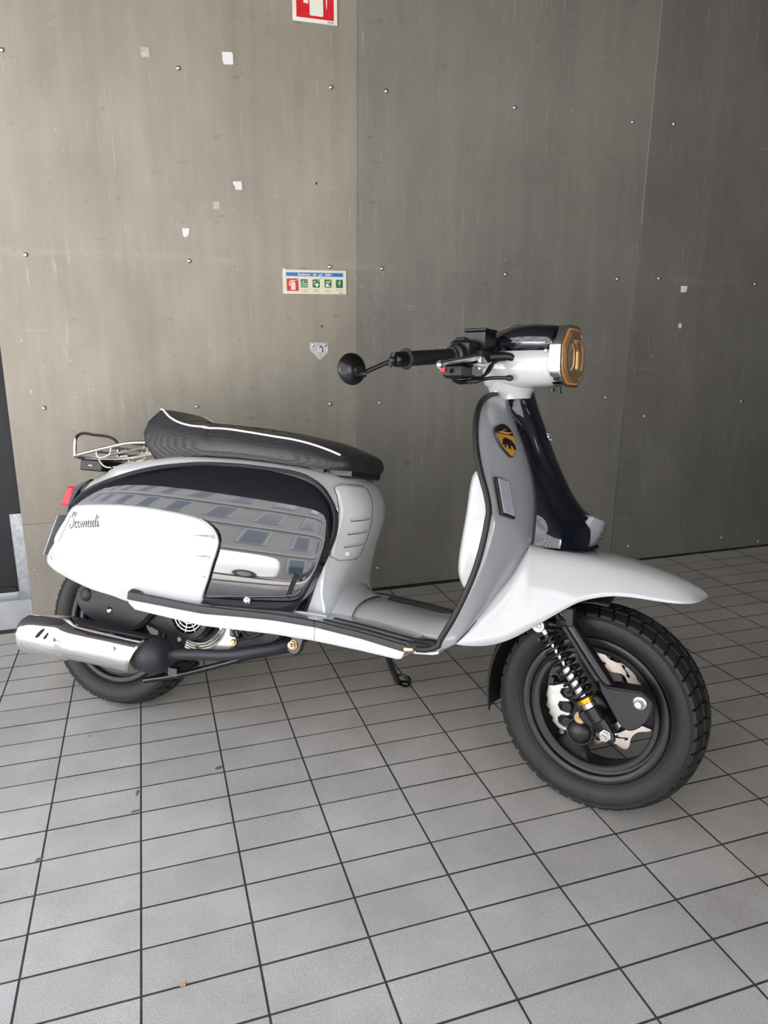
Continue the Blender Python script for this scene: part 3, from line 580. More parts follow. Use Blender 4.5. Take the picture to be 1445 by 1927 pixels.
# ---- leftover tape on the wall
def tape(u, z, poly, label, m='paper', curl=.002):
    mb = MB(); n = len(poly); P = [(a, b) for a, b in poly]
    mb.prism(P, -.0003, -.0011, lambda a, b, d: (a, d-(curl*max(0, (b+a)*40)**2 if d < -.0005 else 0), b), 0)
    o = mb.build('tape_scrap', m, smooth=False); o.matrix_world = MW @ Matrix.Translation((u, 0, z)); tag(o, label, 'tape', 'scraps of tape left on the wall')
    return o
tape(-.7702, 1.8542, [(-.014, .013), (.010, .014), (.012, -.013), (-.012, -.014), (-.0145, -.004)], 'worn grey tape square near the top left of the wall', 'greytape')
tape(-.5191, 1.8609, [(-.017, .017), (.013, .018), (.017, .012), (.0165, -.016), (-.013, -.018), (-.016, -.010)], 'largest white tape square, high on the brown panel')
tape(-.5061, 1.4855, [(-.015, .012), (.013, .0125), (.0135, -.013), (-.008, -.0135), (-.009, -.003), (-.015, .004)], 'white tape scrap with a torn lower left corner, mid height on the brown panel')
tape(-.5802, 1.4203, [(-.011, .011), (.010, .012), (.010, -.011), (-.011, -.011)], 'faded brownish tape square just below the torn white scrap', 'greytape')
tape(-.6829, 1.3322, [(-.012, .014), (-.004, .0125), (.003, .0145), (.011, .013), (.009, -.002), (.004, -.011), (-.006, -.015), (-.011, -.008)], 'ragged white tape scrap, lowest on the brown panel')
tape(1.3182, 1.177, [(-.015, .013), (.016, .012), (.014, -.010), (.008, -.012), (-.013, -.013)], 'white tape scrap on the far right panel, the upper of two')
tape(1.3175, 1.029, [(-.007, .010), (.008, .009), (.009, -.007), (.001, -.012), (-.008, -.006)], 'small white tape scrap on the far right panel, the lower of two')
# ---- litter on the floor
def litter(x, y, s, label, m, name='leaf_fragment', cat='leaf'):
    mb = MB(); P = cr([(s*math.cos(a)*(1 if i % 2 else .55), s*math.sin(a)*(.6 if i % 2 else .45)) for i, a in enumerate([2*PI*k/9 for k in range(9)])], 18, True)
    c = .0035*s/.008
    mb.loft([[(p[0], p[1], .0004+abs(p[0])*.25) for p in P], [(p[0], p[1], .0012+abs(p[0])*.25) for p in P], [(p[0]*.4, p[1]*.4, .0016+abs(p[0])*.12+c*.2) for p in P]], True, True, True)
    o = mb.build(name, m); o.location = (x, y, .0004); o.rotation_euler = (0, 0, random.uniform(0, 6)); tag(o, label, cat, 'litter on the tiled floor')
litter(-.3275, .9557, .0075, 'orange brown leaf crumb lying on a tile joint at lower left', 'leaf')
litter(-.774, 1.6941, .0085, 'brown leaf fragment on the floor tile left below the rear tyre', 'leaf')
litter(1.1191, 2.2451, .006, 'tiny white paper scrap on the dim tiles right of the front tyre', 'paper', 'paper_scrap', 'paper')
# ================================================================== THE SCOOTER
SCO = tag(empty('motor_scooter', MB_), 'white and black retro motor scooter leaning on its side stand on the tiled floor', 'scooter')
Q = lambda k: [Vector(p) for p in D[k]]
def part(mb, name, m, parent=SCO, label=None, **k):
    o = mb.build(name, m, parent, **k)
    if label: o['label'] = label
    return o
XZ = lambda a, b, d: (a, d, b)
# ---------------------------------------------------------------- frame body (white, rounded)
top = [(-.132, .590), (-.095, .6225), (-.030, .650), (.0374, .676), (.1103, .687), (.170, .699), (.2451, .7085), (.372, .7120), (.4724, .7090), (.5695, .7030), (.625, .700), (.668, .690), (.6975, .668), (.7135, .640), (.7205, .610), (.7195, .578), (.7110, .538), (.6978, .497), (.6840, .452), (.6780, .415), (.686, .380), (.690, .300)]
OUT = cr(top, 90) ; bot = cr([(.690, .300), (.60, .300), (.56, .38), (.30, .43), (.02, .46), (-.10, .50), (-.140, .53), (-.132, .590)], 50)
OUT = [tuple(p) for p in OUT]+[tuple(p) for p in bot[1:-1]]
def radius_at(a, b):
    r = .034
    if a > .56: r = .034+.062*min(1, (a-.56)/.10)
    if b < .53 and a > .56: r = r+(min(r, .05)-r)*min(1, (.53-b)/.12)
    if a < .12: r = .034+.020*min(1, (.12-a)/.2)
    return r
mb = MB(); rings = []
nn = len(OUT); norms = []
for i in range(nn):
    p0 = Vector(OUT[i-2]); p2 = Vector(OUT[(i+2) % nn]); t = (p2-p0).normalized(); norms.append(Vector((t.y, -t.x)))
ar = sum(OUT[i][0]*OUT[(i+1) % nn][1]-OUT[(i+1) % nn][0]*OUT[i][1] for i in range(nn)); sg = -1 if ar > 0 else 1
def body_hw(a, b):
    w = .165
    if a < .05: w = .165-.055*min(1, (.05-a)/.2)
    return w
def bring(s, th):
    out = []
    for (a, b), n_ in zip(OUT, norms):
        r = radius_at(a, b); w = body_hw(a, b)
        d = r*(1-math.cos(th)); ry = min(.13, r*1.35)
        p = Vector((a, b))+n_*sg*d; out.append((p.x, s*(w-ry*(1-math.sin(th))), p.y))
    return out
for k in range(7): rings.append(bring(-1, PI/2*(1-k/6.0)))
rings.append([(a, 0, b) for a, b in OUT])
for k in range(7): rings.append(bring(1, PI/2*k/6.0))
mb.loft(rings, True, True, True)
body = part(mb, 'frame_body', 'white', angle=60)
# access door with louvres on the nose
def nose(th_y, z):
    """point of the body's nose at height z, lateral position y=-th_y (right side)"""
    # outline x at height z
    best = None
    for i in range(len(top)-1):
        (a0, b0), (a1, b1) = top[i], top[i+1]
        if a0 > .66 and min(b0, b1) <= z <= max(b0, b1): best = a0+(a1-a0)*(z-b0)/(b1-b0)
    x0 = best if best is not None else .70
    r = radius_at(x0, z); w = body_hw(x0, z); ry = min(.13, r*1.35); yy = abs(th_y)
    if yy <= w-ry: return Vector((x0, -yy, z))
    q = min(1, (yy-(w-ry))/ry); return Vector((x0-r*(1-math.sqrt(max(0, 1-q*q))), -yy, z))
def npatch(zs, y0f, y1f, off, nu=14):
    rows = []
    for z in zs:
        row = []
        for i in range(nu+1):
            y = y0f(z)+(y1f(z)-y0f(z))*i/nu; p = nose(y, z); p2 = nose(y+.004, z); t = (p2-p).normalized(); n = Vector((-t.y, t.x, 0)); n = n if n.x > 0 else -n
            row.append(p+n*off)
        rows.append(row)
    return rows
zs = [.4885+(.668-.4885)*i/20 for i in range(21)]
def dy1(z):  # outer (right) edge with rounded corners
    e = min(z-.4885, .668-z); return .143-.020*max(0, 1-e/.012)**2
def dy0(z): e = min(z-.4885, .668-z); return .034+.02*max(0, 1-e/.012)**2
mb = MB(); mb.loft(npatch(zs, dy0, dy1, .0012), False)
d_o = part(mb, 'inspection_door', 'white', body, solid=.002)
ol = npatch(zs, dy0, dy1, .0006); loop = [r[-1] for r in ol]+[p for p in ol[-1][::-1]][1:]+[r[0] for r in ol[::-1]][1:]+[p for p in ol[0]][1:-1]
mb = MB(); mb.tube(loop, .0014, 6, closed=True); part(mb, 'door_gap', 'seal', body)
for a, b in ((.5865, .5925), (.5550, .5610), (.5235, .5305)):
    mb = MB(); L = []
    for i in range(9):
        y = .118-.062*i/8; z = a+(b-a)*i/8-.002; p = nose(y, z); L.append((p, nose(y+.003, z)))
    rows = [[], [], [], []]
    for p, p2 in L:
        t = (p2-p).normalized(); n = Vector((-t.y, t.x, 0)); n = n if n.x > 0 else -n
        rows[0].append(p+n*.0028+Vector((0, 0, .0026))); rows[1].append(p+n*.0058+Vector((0, 0, .0022))); rows[2].append(p+n*.0058+Vector((0, 0, -.0004))); rows[3].append(p+n*.003+Vector((0, 0, -.0026)))
    mb.loft(rows[:3], False); lo = part(mb, 'louvre', 'white', d_o, solid=.0012)
    mb = MB(); mb.loft([rows[2], rows[3]], False); part(mb, 'louvre_slot', 'dark', d_o, solid=.001)
kh = nose(.105, .5045); mb = MB(); mb.lathe([(.0001, .003), (.0045, .003), (.0055, 0)], kh+Vector((.002, -.001, 0)), (.55, -.83, 0), 14); mb.box(kh+Vector((.002, -.005, -.003)), kh+Vector((.0045, -.003, .003))); part(mb, 'door_lock', 'steel', body)
# ---------------------------------------------------------------- dark side frame behind the cowl, seal strip
bp = [tuple(p) for p in cr([(p.x, p.z) for p in Q('bp_out')], 60)]
lowx = [(.6277, .352), (.45, .352), (.20, .365), (-.02, .42), (-.085, .50)]
poly = bp+lowx
mb = MB(); mb.prism(poly, -.10, -.1668, XZ, .003); part(mb, 'side_frame_right', 'matte')
mb = MB(); mb.prism([(a, b) for a, b in poly], .157, .10, XZ, .003); part(mb, 'side_frame_left', 'matte')
mb = MB(); mb.tube([(a, -.1675, b) for a, b in bp], .0045, 8); part(mb, 'cowl_seal', 'edge')
# ---------------------------------------------------------------- glossy black cowl
def shell(outline, yf, bulge, name, m, parent=SCO, pt=2.2, pb=5.0, px_=3.2, nx=56, nz=34, skirt=.03, side=-1, label=None, ext=None):
    O = [tuple(p) for p in cr(outline, 160, True)]
    x0 = min(p[0] for p in O); x1 = max(p[0] for p in O)
    def zr(x):
        zz = []
        for i in range(len(O)):
            a, b = O[i], O[(i+1) % len(O)]
            if (a[0]-x)*(b[0]-x) <= 0 and a[0] != b[0]: zz.append(a[1]+(b[1]-a[1])*(x-a[0])/(b[0]-a[0]))
        return (min(zz), max(zz)) if zz else None
    cols = []
    for i in range(nx+1):
        u = .5-.5*math.cos(PI*i/nx); x = x0+(x1-x0)*min(1-1e-4, max(1e-4, u)); r = zr(x); cols.append((x, u, *r))
    rows = []
    for x, u, zb, zt in cols:
        su = 1-abs(2*u-1); fx = (1-(1-su)**px_)**(1/px_) if su > 0 else 0
        row = []
        for j in range(nz+1):
            v = .5-.5*math.cos(PI*j/nz); z = zb+(zt-zb)*v
            sv = 1-abs(2*v-1); pw = pb if v < .5 else pt
            fv = (1-(1-sv)**pw)**(1/pw) if sv > 0 else 0
            y = yf(x, z)+bulge*fx*fv
            if ext: y += ext(x, z)*fx*fv
            row.append((x, side*y, z))
        rows.append(row)
    mb = MB(); mb.loft(rows, False)
    # skirt
    edge = [rows[i][0] for i in range(nx+1)]+[rows[-1][j] for j in range(1, nz+1)]+[rows[i][nz] for i in range(nx-1, -1, -1)]+[rows[0][j] for j in range(nz-1, 0, -1)]
    mb.loft([edge, [(p[0], p[1]-side*skirt, p[2]) for p in edge]], True)
    return part(mb, name, m, parent, label, angle=70)
gl = [(p.x, p.z) for p in Q('gl')]+[(.48, .345), (.30, .345), (.08, .38), (-.05, .43), (-.080, .49)]
def YS(x, z): return .240-(z-.469)**2/.80-((x-.30)**2/5.0 if x > .30 else (x-.30)**2/3.2)
for sd_ in (-1, 1):
    gl_ = gl if sd_ < 0 else [(a if a < .45 else .45+(a-.45)*.72, b) for a, b in gl]
    shell(gl_, lambda x, z: YS(x, z)-.012, .012, 'side_cowl', 'black', side=sd_, pt=5, pb=5, px_=6.0, nx=72, nz=40, label='glossy black side cowl' if sd_ < 0 else None)
# lower crease lip, bolt and slots of the cowl
cowl = [o for o in SCO.children if o.name.startswith('side_cowl')][0]
mb = MB(); mb.tube([(x, -YS(x, z)+.0005, z) for x, z in ((.632, .4203), (.6197, .4087), (.5859, .4007), (.4988, .3903), (.42, .3805), (.3831, .376))], .0030, 8); part(mb, 'lower_lip', 'black', cowl)
mb = MB(); mb.lathe([(.0001, .009), (.0035, .009), (.0055, .007), (.0085, .0065), (.0095, .001), (.0095, 0)], (.5032, -YS(.5032, .3827)-.001, .3827), (0, -1, 0), 20); part(mb, 'cowl_bolt', 'smoke', cowl)
for (x0, z0), (x1, z1) in (((.6191, .4552), (.5998, .4008)), ((.6475, .4646), (.6305, .4013))):
    yy = -.2200 if x0 < .63 else -.169
    mb = MB(); d = Vector((x1-x0, z1-z0)).normalized(); nx_ = Vector((d.y, -d.x))*.0045
    c4 = [Vector((x0, z0))+nx_, Vector((x1, z1))+nx_, Vector((x1, z1))-nx_, Vector((x0, z0))-nx_]
    ysf = (lambda a, b: -YS(a, b)-.0004) if x0 < .63 else (lambda a, b: -.169)
    c4 = [c4[0].lerp(c4[1], k/6) for k in range(7)]+[c4[2].lerp(c4[3], k/6) for k in range(7)]
    mb.tube([(c.x, ysf(c.x, c.y), c.y) for c in c4], .0011, 6, closed=True); part(mb, 'cowl_slot_rim', 'satin', cowl)
    mb = MB(); mb.prism([tuple(c) for c in c4], .002, -.0001, lambda a, b, d: (a, ysf(a, b)+d, b)); part(mb, 'cowl_slot', 'dark', cowl)
# ---------------------------------------------------------------- white rear flash panel
wp = [(p.x, p.z) for p in Q('wp')]
def y_flash(x, z): return YS(x, z)-.003
fl = []
for sd_ in (-1, 1):
    fl.append(shell(wp, y_flash, .010, 'flash_panel', 'white', side=sd_, pt=6, pb=6, px_=7, skirt=.014, label='white rear side panel with chrome strip' if sd_ < 0 else None))
F_ = fl[0]
fy = lambda x, z: -(y_flash(x, z)+.0105)
ch = cr([(p.x, p.z) for p in Q('wp_chrome')], 40)
mb = MB(); mb.tube([(p[0], -.2290 if 0 else fy(p[0], p[1])+.0012, p[1]) for p in ch], [.0012+.0034*math.sin(PI*min(1, .08+i/39*.9))**.5 for i in range(40)], 10, flat=.8); part(mb, 'chrome_edge_strip', 'brightwork', F_)
sp_ = Q('wp_spk')
for k in range(3):
    a, b = sp_[2*k], sp_[2*k+1]; mb = MB(); h = .0052 if k < 2 else .0042
    y0 = fy(a.x, a.z)
    mb.add([(a.x, y0+.001, a.z), (b.x, y0+.002, b.z+h), (b.x, y0-.005, b.z), (b.x, y0+.002, b.z-h)], [(0, 2, 1), (0, 3, 2), (1, 2, 3), (0, 1, 3)])
    part(mb, 'chrome_spike', 'brightwork', F_, smooth=False)
mb = MB(); sl = [(-.0513, .5290), (-.0470, .5335), (-.0409, .5320), (-.0700, .4731), (-.0791, .4574), (-.0900, .4536), (-.0975, .4585)]
mb.prism([tuple(p) for p in cr(sl, 30, True)], 0, -.0006, lambda a, b, d: (a, fy(a, b)+d, b)); part(mb, 'slot', 'plate', F_)
for x, z in ((.163, .3471), (-.112, .4110)):
    mb = MB(); mb.lathe([(.0001, .0028), (.0028, .0026), (.0042, 0)], (x, fy(x, z)+.001, z), (0, -1, 0), 12); part(mb, 'screw', 'steel', F_)
# flowing script lettering, embossed
def script(fn, h, r, strokes):
    mb = MB()
    for s in strokes: mb.tube([fn(p[0]*h, p[1]*h) for p in cr(s, max(10, len(s)*5))], r, 6)
    return mb
STK = [[(.80, 1.30), (.66, 1.52), (.42, 1.50), (.34, 1.22), (.56, .96), (.66, .66), (.52, .26), (.20, .10), (.0, .28), (.12, .50)], [(.44, 1.48), (.62, 1.72), (.86, 1.66)],
 [(1.20, .66), (1.02, .74), (.86, .46), (.94, .14), (1.16, .16), (1.30, .36)], [(1.62, .68), (1.42, .70), (1.32, .40), (1.44, .12), (1.64, .22), (1.72, .52), (1.62, .68), (1.80, .62), (1.92, .60)],
 [(1.92, .66), (1.88, .10), (1.96, .50), (2.16, .72), (2.22, .56), (2.18, .10), (2.26, .50), (2.46, .72), (2.54, .56), (2.50, .18), (2.62, .14), (2.76, .34)],
 [(3.18, .66), (2.96, .72), (2.80, .42), (2.90, .12), (3.10, .24), (3.20, .66), (3.18, .22), (3.28, .12), (3.42, .34)], [(3.82, .66), (3.58, .70), (3.46, .40), (3.56, .12), (3.76, .26), (3.94, 1.36), (3.98, 1.28), (3.84, .60), (3.86, .20), (3.98, .12), (4.10, .34)],
 [(4.20, .68), (4.16, .28), (4.26, .12), (4.40, .26)], [(4.26, 1.02), (4.30, 1.06)]]
sl_ = .0163/.115
part(script(lambda a, b: (-.0410+a, fy(-.0410+a, .51)-.0006, .4960+b+a*sl_), .0250, .0012, STK), 'script_lettering', 'zinc', F_)
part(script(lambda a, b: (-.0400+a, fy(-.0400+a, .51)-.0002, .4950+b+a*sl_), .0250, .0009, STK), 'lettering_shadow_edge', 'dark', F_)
# ---------------------------------------------------------------- seat
sb = cr([(p.x, p.y, p.z) for p in Q('seat_bot')], 40); st_ = cr([(p.x, p.y, p.z) for p in Q('seat_pipe')], 40)
mb = MB(); tp = MB(); R1 = []; R2 = []
for i, (b, t) in enumerate(zip(sb, st_)):
    u = i/39; bul = .010*math.sin(PI*min(1, u*1.0+.02))
    mid = (b+t)/2; mid.y -= .012; mid.x -= .036*max(0, 1-u*7); mid.z += 0
    q1 = b.lerp(t, .25); q1.y -= .009; q1.x -= .030*max(0, 1-u*7)
    q3 = b.lerp(t, .75); q3.y -= .008; q3.x -= .026*max(0, 1-u*7)
    R1.append([b, q1, mid, q3, t])
rear = [Vector((.118, 0, .690)), Vector((.090, 0, .725)), Vector((.078, 0, .758)), Vector((.086, 0, .792)), Vector((.120, 0, .8255))]
def arc_rows(r0, rear, n=6):
    out = []
    for k in range(n+1):
        a = PI/2*k/n; out.append([Vector((c.x+(p.x-c.x)*math.sin(a)**.9 if k else c.x, p.y*math.cos(a-PI/2+0) if 0 else p.y*math.sin(a), c.z+(p.z-c.z)*math.sin(a))) for p, c in zip(r0, rear)])
    return out
# rear wrap: superellipse in plan between centre back and the right rear corner
def wrap(r0, c, n=8):
    out = []
    for k in range(n+1):
        a = PI/2*(1-k/n); row = []
        for p, q in zip(r0, c):
            s_, co = math.sin(a)**.7, math.cos(a)**.7 if a < PI/2-1e-6 else 0
            row.append(Vector((p.x+(q.x-p.x)*s_, p.y*co, p.z+(q.z-p.z)*s_)))
        out.append(row)
    return out
wr = wrap(R1[0], rear)                      # from centre back to the right side
front = [Vector((.686, 0, .700)), Vector((.694, 0, .708)), Vector((.698, 0, .718)), Vector((.698, 0, .728)), Vector((.694, 0, .738))]
wf = wrap(R1[-1], front)[::-1]
half = wr[:-1]+R1+wf[1:]
full = half+[[Vector(mir(p)) for p in r] for r in half[::-1]][1:-1]
mb.loft(full+[full[0]], False)
base = [r[0] for r in full]; mb.face(range(len(mb.v), len(mb.v)+len(base))); mb.v += [Vector((p.x, p.y, p.z)) for p in base]
seat = part(mb, 'saddle', 'vinyl', label='black perforated dual saddle with white piping', angle=60)
# crown
tops = [r[-1] for r in half]; rows = []
zc_ = ([.118, .14, .16, .20, .25, .32, .42, .53, .605, .655, .685, .694], [.8262, .8275, .8190, .8060, .7998, .7978, .7928, .783, .772, .758, .746, .7385])
cx = [Vector((p.x, 0, max(interp(p.x, *zc_), p.z))) for p in tops]
for p, c in zip(tops, cx):
    row = []
    for k in range(-6, 7):
        u = k/6; w = abs(u); z = p.z+(c.z-p.z)*(1-w**2.6); x = p.x*w**2+c.x*(1-w**2); row.append(Vector((x, p.y*(-1 if u > 0 else 1)*w if k else 0, z+.0005)))
    rows.append(row)
mb = MB(); mb.loft(rows, False); crown = part(mb, 'saddle_top', 'vinyltop', seat, label='smooth black saddle top', angle=60)
ptop = [Vector((p.x, p.y, p.z+.0008)) for p in [r[-1] for r in wr[4:-1]]+[r[-1] for r in R1]]
for s in (1, -1):
    mb = MB(); mb.tube([(p.x, p.y*s, p.z) for p in ptop], .0027, 8); part(mb, 'piping', 'piping', seat)
for xq in (.22, .26, .30, .34, .38, .42, .46, .50):
    i = min(range(len(cx)), key=lambda i: abs(cx[i].x-xq)); mb = MB(); mb.tube([rows[i][k]+Vector((0, 0, .0004)) for k in range(2, 11)], .0013, 6); part(mb, 'seat_seam', 'satin', crown)
mb = MB(); mb.box((.615, -.10, .684), (.685, .10, .704), .004); part(mb, 'saddle_hinge', 'satin')
mb = MB(); mb.box((.16, -.118, .680), (.62, .118, .722), .006); part(mb, 'saddle_base', 'satin')
# ---------------------------------------------------------------- tail: light and housing, number plate
tb = [(-.1461, .6024), (-.128, .6130), (-.0934, .6258), (-.105, .606), (-.1205, .5873), (-.1419, .5515), (-.150, .530), (-.1658, .5274), (-.1664, .5494), (-.1560, .5798)]
mb = MB(); mb.prism(tb, -.092, .092, XZ, .008); part(mb, 'tail_light_housing', 'black')
tr = [(-.1745, .5985), (-.1470, .6030), (-.1605, .5450), (-.1953, .5469)]
mb = MB(); mb.prism(tr, -.085, .085, XZ, .005); part(mb, 'tail_light_lens', 'red', label='red tail light lens')
mb = MB(); A, Bq = Vector((-.1850, 0, .5190)), Vector((-.2270, 0, .4020))
for y0, y1 in ((-.1, .1),):
    d = Vector((.0018, 0, -.0007)); n_ = 6
    mb.add([A+Vector((0, y0, 0))-d, A+Vector((0, y1, 0))-d, Bq+Vector((0, y1, 0))-d, Bq+Vector((0, y0, 0))-d, A+Vector((0, y0, 0))+d, A+Vector((0, y1, 0))+d, Bq+Vector((0, y1, 0))+d, Bq+Vector((0, y0, 0))+d], [(0, 1, 2, 3), (7, 6, 5, 4), (0, 4, 5, 1), (1, 5, 6, 2), (2, 6, 7, 3), (3, 7, 4, 0)])
part(mb, 'number_plate', 'plate', smooth=False, bevel=.004, label='grey back of the number plate')
mb = MB(); mb.box((-.20, -.03, .455), (-.10, .03, .475), .004); mb.box((-.19, -.05, .50), (-.15, .05, .535), .004); part(mb, 'plate_bracket', 'satin')
# ---------------------------------------------------------------- rear rack
rail = cr([(-.140, 0.06, .6835), (-.141, -.05, .6830), (-.1405, -.092, .6843), (-.130, -.1005, .6880), (-.0894, -.1, .7000), (-.0289, -.1, .7155), (.0304, -.1, .7297), (.07, -.098, .7345), (.098, -.088, .736), (.11, -.06, .737)], 40)
rack = part((lambda m_: (m_.tube(rail, .0047, 10), m_)[1])(MB()), 'luggage_rack', 'steel', label='stainless rear luggage rack with hoop')
mb = MB(); mb.tube([mir(p) for p in rail], .0047, 10); part(mb, 'rack_rail', 'steel', rack)
mb = MB(); mb.tube(cr([(-.1400, -.0975, .6860), (-.1405, -.1, .7155), (-.1403, -.0985, .735), (-.1400, -.080, .7490), (-.1400, -.03, .7502), (-.1400, .03, .750), (-.1400, .062, .741), (-.140, .074, .725), (-.140, .076, .690)], 30), .0047, 10); part(mb, 'rack_hoop', 'steel', rack)
for x, z in ((-.075, .7030), (-.02, .7170), (.04, .7310)):
    mb = MB(); mb.tube([(x, -.098, z-.001), (x, .098, z-.001)], .0036, 8); part(mb, 'rack_slat', 'steel', rack)
for y in (-.035, .035):
    mb = MB(); mb.tube([(-.138, y, .6835), (-.05, y, .7035), (.06, y, .728), (.10, y, .733)], .0036, 8); part(mb, 'rack_slat', 'steel', rack)
mb = MB(); mb.tube(cr([(-.1385, -.06, .682), (-.0882, -.07, .683), (-.0264, -.075, .6863), (.0216, -.075, .6913), (.0825, -.075, .703), (.13, -.07, .712)], 24), .0036, 8); part(mb, 'rack_stay', 'steel', rack)
for pts in ([(-.0669, -.1, .7055), (-.0650, -.1, .6930), (-.058, -.1, .6870), (-.051, -.1, .6868), (-.0271, -.1, .6945), (-.021, -.1, .6990), (-.0185, -.1, .7160)], [(-.094, -.07, .6960), (-.0771, -.07, .6744), (-.0585, -.07, .6624), (-.0336, -.07, .663), (.0051, -.07, .6727), (.0384, -.07, .6829), (.0621, -.07, .6885), (.0735, -.07, .7000), (.0763, -.07, .7332)], [(-.0113, -.07, .6929), (.011, -.07, .6962), (.0155, -.07, .690), (.0191, -.07, .6797), (.025, -.07, .668)]):
    mb = MB(); mb.tube(cr(pts, 26), .0018, 6); part(mb, 'wire_hook', 'ivory', rack)
for x, z in ((-.036, .6625), (.040, .6833)):
    mb = MB(); mb.cyl((x, -.07, z-.014), (x, -.07, z+.002), .0042, 10); part(mb, 'rubber_foot', 'plastic', rack)
mb = MB(); mb.prism(rrect(-.1545, .6480, -.0785, .6790, .004), -.062, .062, XZ, .003); part(mb, 'light_box', 'plastic', rack)
mb = MB(); mb.box((-.123, -.0640, .6610), (-.1085, -.0615, .6650), .0008); part(mb, 'box_catch', 'brass', rack, smooth=False)
# ---------------------------------------------------------------- floorboards
bt = [(p.x, p.z) for p in Q('board_top')]; br_ = [(p.x, p.z) for p in Q('board_rub')]; bb = [(p.x, p.z) for p in Q('board_bot')]
fx_ = lambda l: ([p[0] for p in l], [p[1] for p in l])
def board(x0, x1, s, rear_round, front_round, name):
    n = 26; white = MB(); rub = MB(); rw = []; rb = []
    for i in range(n+1):
        x = x0+(x1-x0)*i/n
        zt = interp(x, *fx_(bt)); zr = interp(x, *fx_(br_)); zb = interp(x, *fx_(bb))
        if front_round and x > x1-.02: zb = zb+(zr-zb-.006)*(1-math.sqrt(max(0, 1-((x-(x1-.02))/.02)**2)))
        if rear_round and x < x0+.012: zb = zb+(zr-zb-.01)*(1-math.sqrt(max(0, 1-(((x0+.012)-x)/.012)**2)))
        yi = -.145 if x < .64 else -.02
        fl_ = zt-.0022
        rw.append([(x, s*yi, fl_+.001), (x, s*-.246, fl_), (x, s*-.2490, zr-.003), (x, s*-.2505, zr-.006), (x, s*-.2505, zb+.004), (x, s*-.2480, zb), (x, s*-.244, zb+.002), (x, s*-.243, zr-.010), (x, s*yi, zr-.010)])
        rb.append([(x, s*-.2465, zr-.002), (x, s*-.2545, zr+.001), (x, s*-.2560, zr+.006), (x, s*-.2550, zt-.002), (x, s*-.2525, zt), (x, s*-.2485, zt), (x, s*-.2455, zt-.003)])
    white.loft(rw, True, True, True); rub.loft(rb, True, True, True)
    o = part(white, name, 'white'); part(rub, 'rubber_edging', 'seal', o); return o
for s in (1, -1):
    b1 = board(.1915, .6880, s, True, False, 'rear_floorboard'); b2 = board(.6895, .8990, s, False, True, 'front_floorboard')
    for yv, xa in ((-.185, .7059), (-.222, .6974)):
        mb = MB(); n = 14; rings = []
        for i in range(n+1):
            x = xa+(.945-xa)*i/n; z = interp(x, *fx_(bt))-.0018
            rings.append([(x, s*(yv-.0070), z-.003), (x, s*(yv-.0058), z+.0022), (x, s*(yv+.0058), z+.0022), (x, s*(yv+.0070), z-.003)])
        mb.loft(rings, True, True, True); part(mb, 'floor_rib', 'edge', b2)
    if s == 1:
        mb = MB(); mb.tube([(.602, -.190, .3655), (.65, -.190, .3665), (.690, -.190, .3655)], .0035, 8); part(mb, 'floor_rib_end', 'white', b1)
        mb = MB(); mb.lathe([(.0001, .004), (.004, .0035), (.006, 0)], (.698, -.142, .356), (0, 0, 1), 12); part(mb, 'floor_bolt', 'steel', b2)
    # raised rounded rear end of the edging
    mb = MB(); mb.tube(cr([(.1925, s*-.2465, .354), (.1905, s*-.2465, .363), (.1960, s*-.243, .3700), (.206, s*-.236, .3672), (.222, s*-.23, .3625)], 14), [.0042]*10+[.004, .0035, .003, .003], 8); part(mb, 'edging_end', 'seal', b1)
# forward floor pan joining floorboards and leg shield
mb = MB(); rings = []
for x, z in ((.885, .3325), (.92, .331), (.955, .334), (.968, .338)):
    rings.append([(x, -.238, z), (x, .238, z), (x, .238, z-.006), (x, -.238, z-.006)])
mb.loft(rings, True, True, True); part(mb, 'floor_pan', 'white')
# tunnel
def tun(x, hw, zt, zb, n=16, p=2.3):
    return [(x+0*k, hw*math.copysign(abs(math.cos(PI*k/n))**(2/p), -math.cos(PI*k/n)), zb+(zt-zb)*abs(math.sin(PI*k/n))**(2/p)) for k in range(n+1)]
mb = MB(); mb.loft([tun(.60, .150, .47, .345), tun(.64, .148, .455, .345), tun(.672, .140, .425, .345), tun(.692, .135, .405, .345), tun(.716, .130, .3945, .342), tun(.722, .128, .392, .342)], False, False, False)
part(mb, 'tunnel_cover', 'white', solid=.003)
mb = MB(); mb.loft([tun(x, h_, z, .336) for x, h_, z in ((.700, .127, .3928), (.76, .122, .382), (.82, .120, .3735), (.88, .118, .3690), (.94, .118, .3710), (.99, .12, .380))], False); part(mb, 'tunnel', 'white', solid=.003)
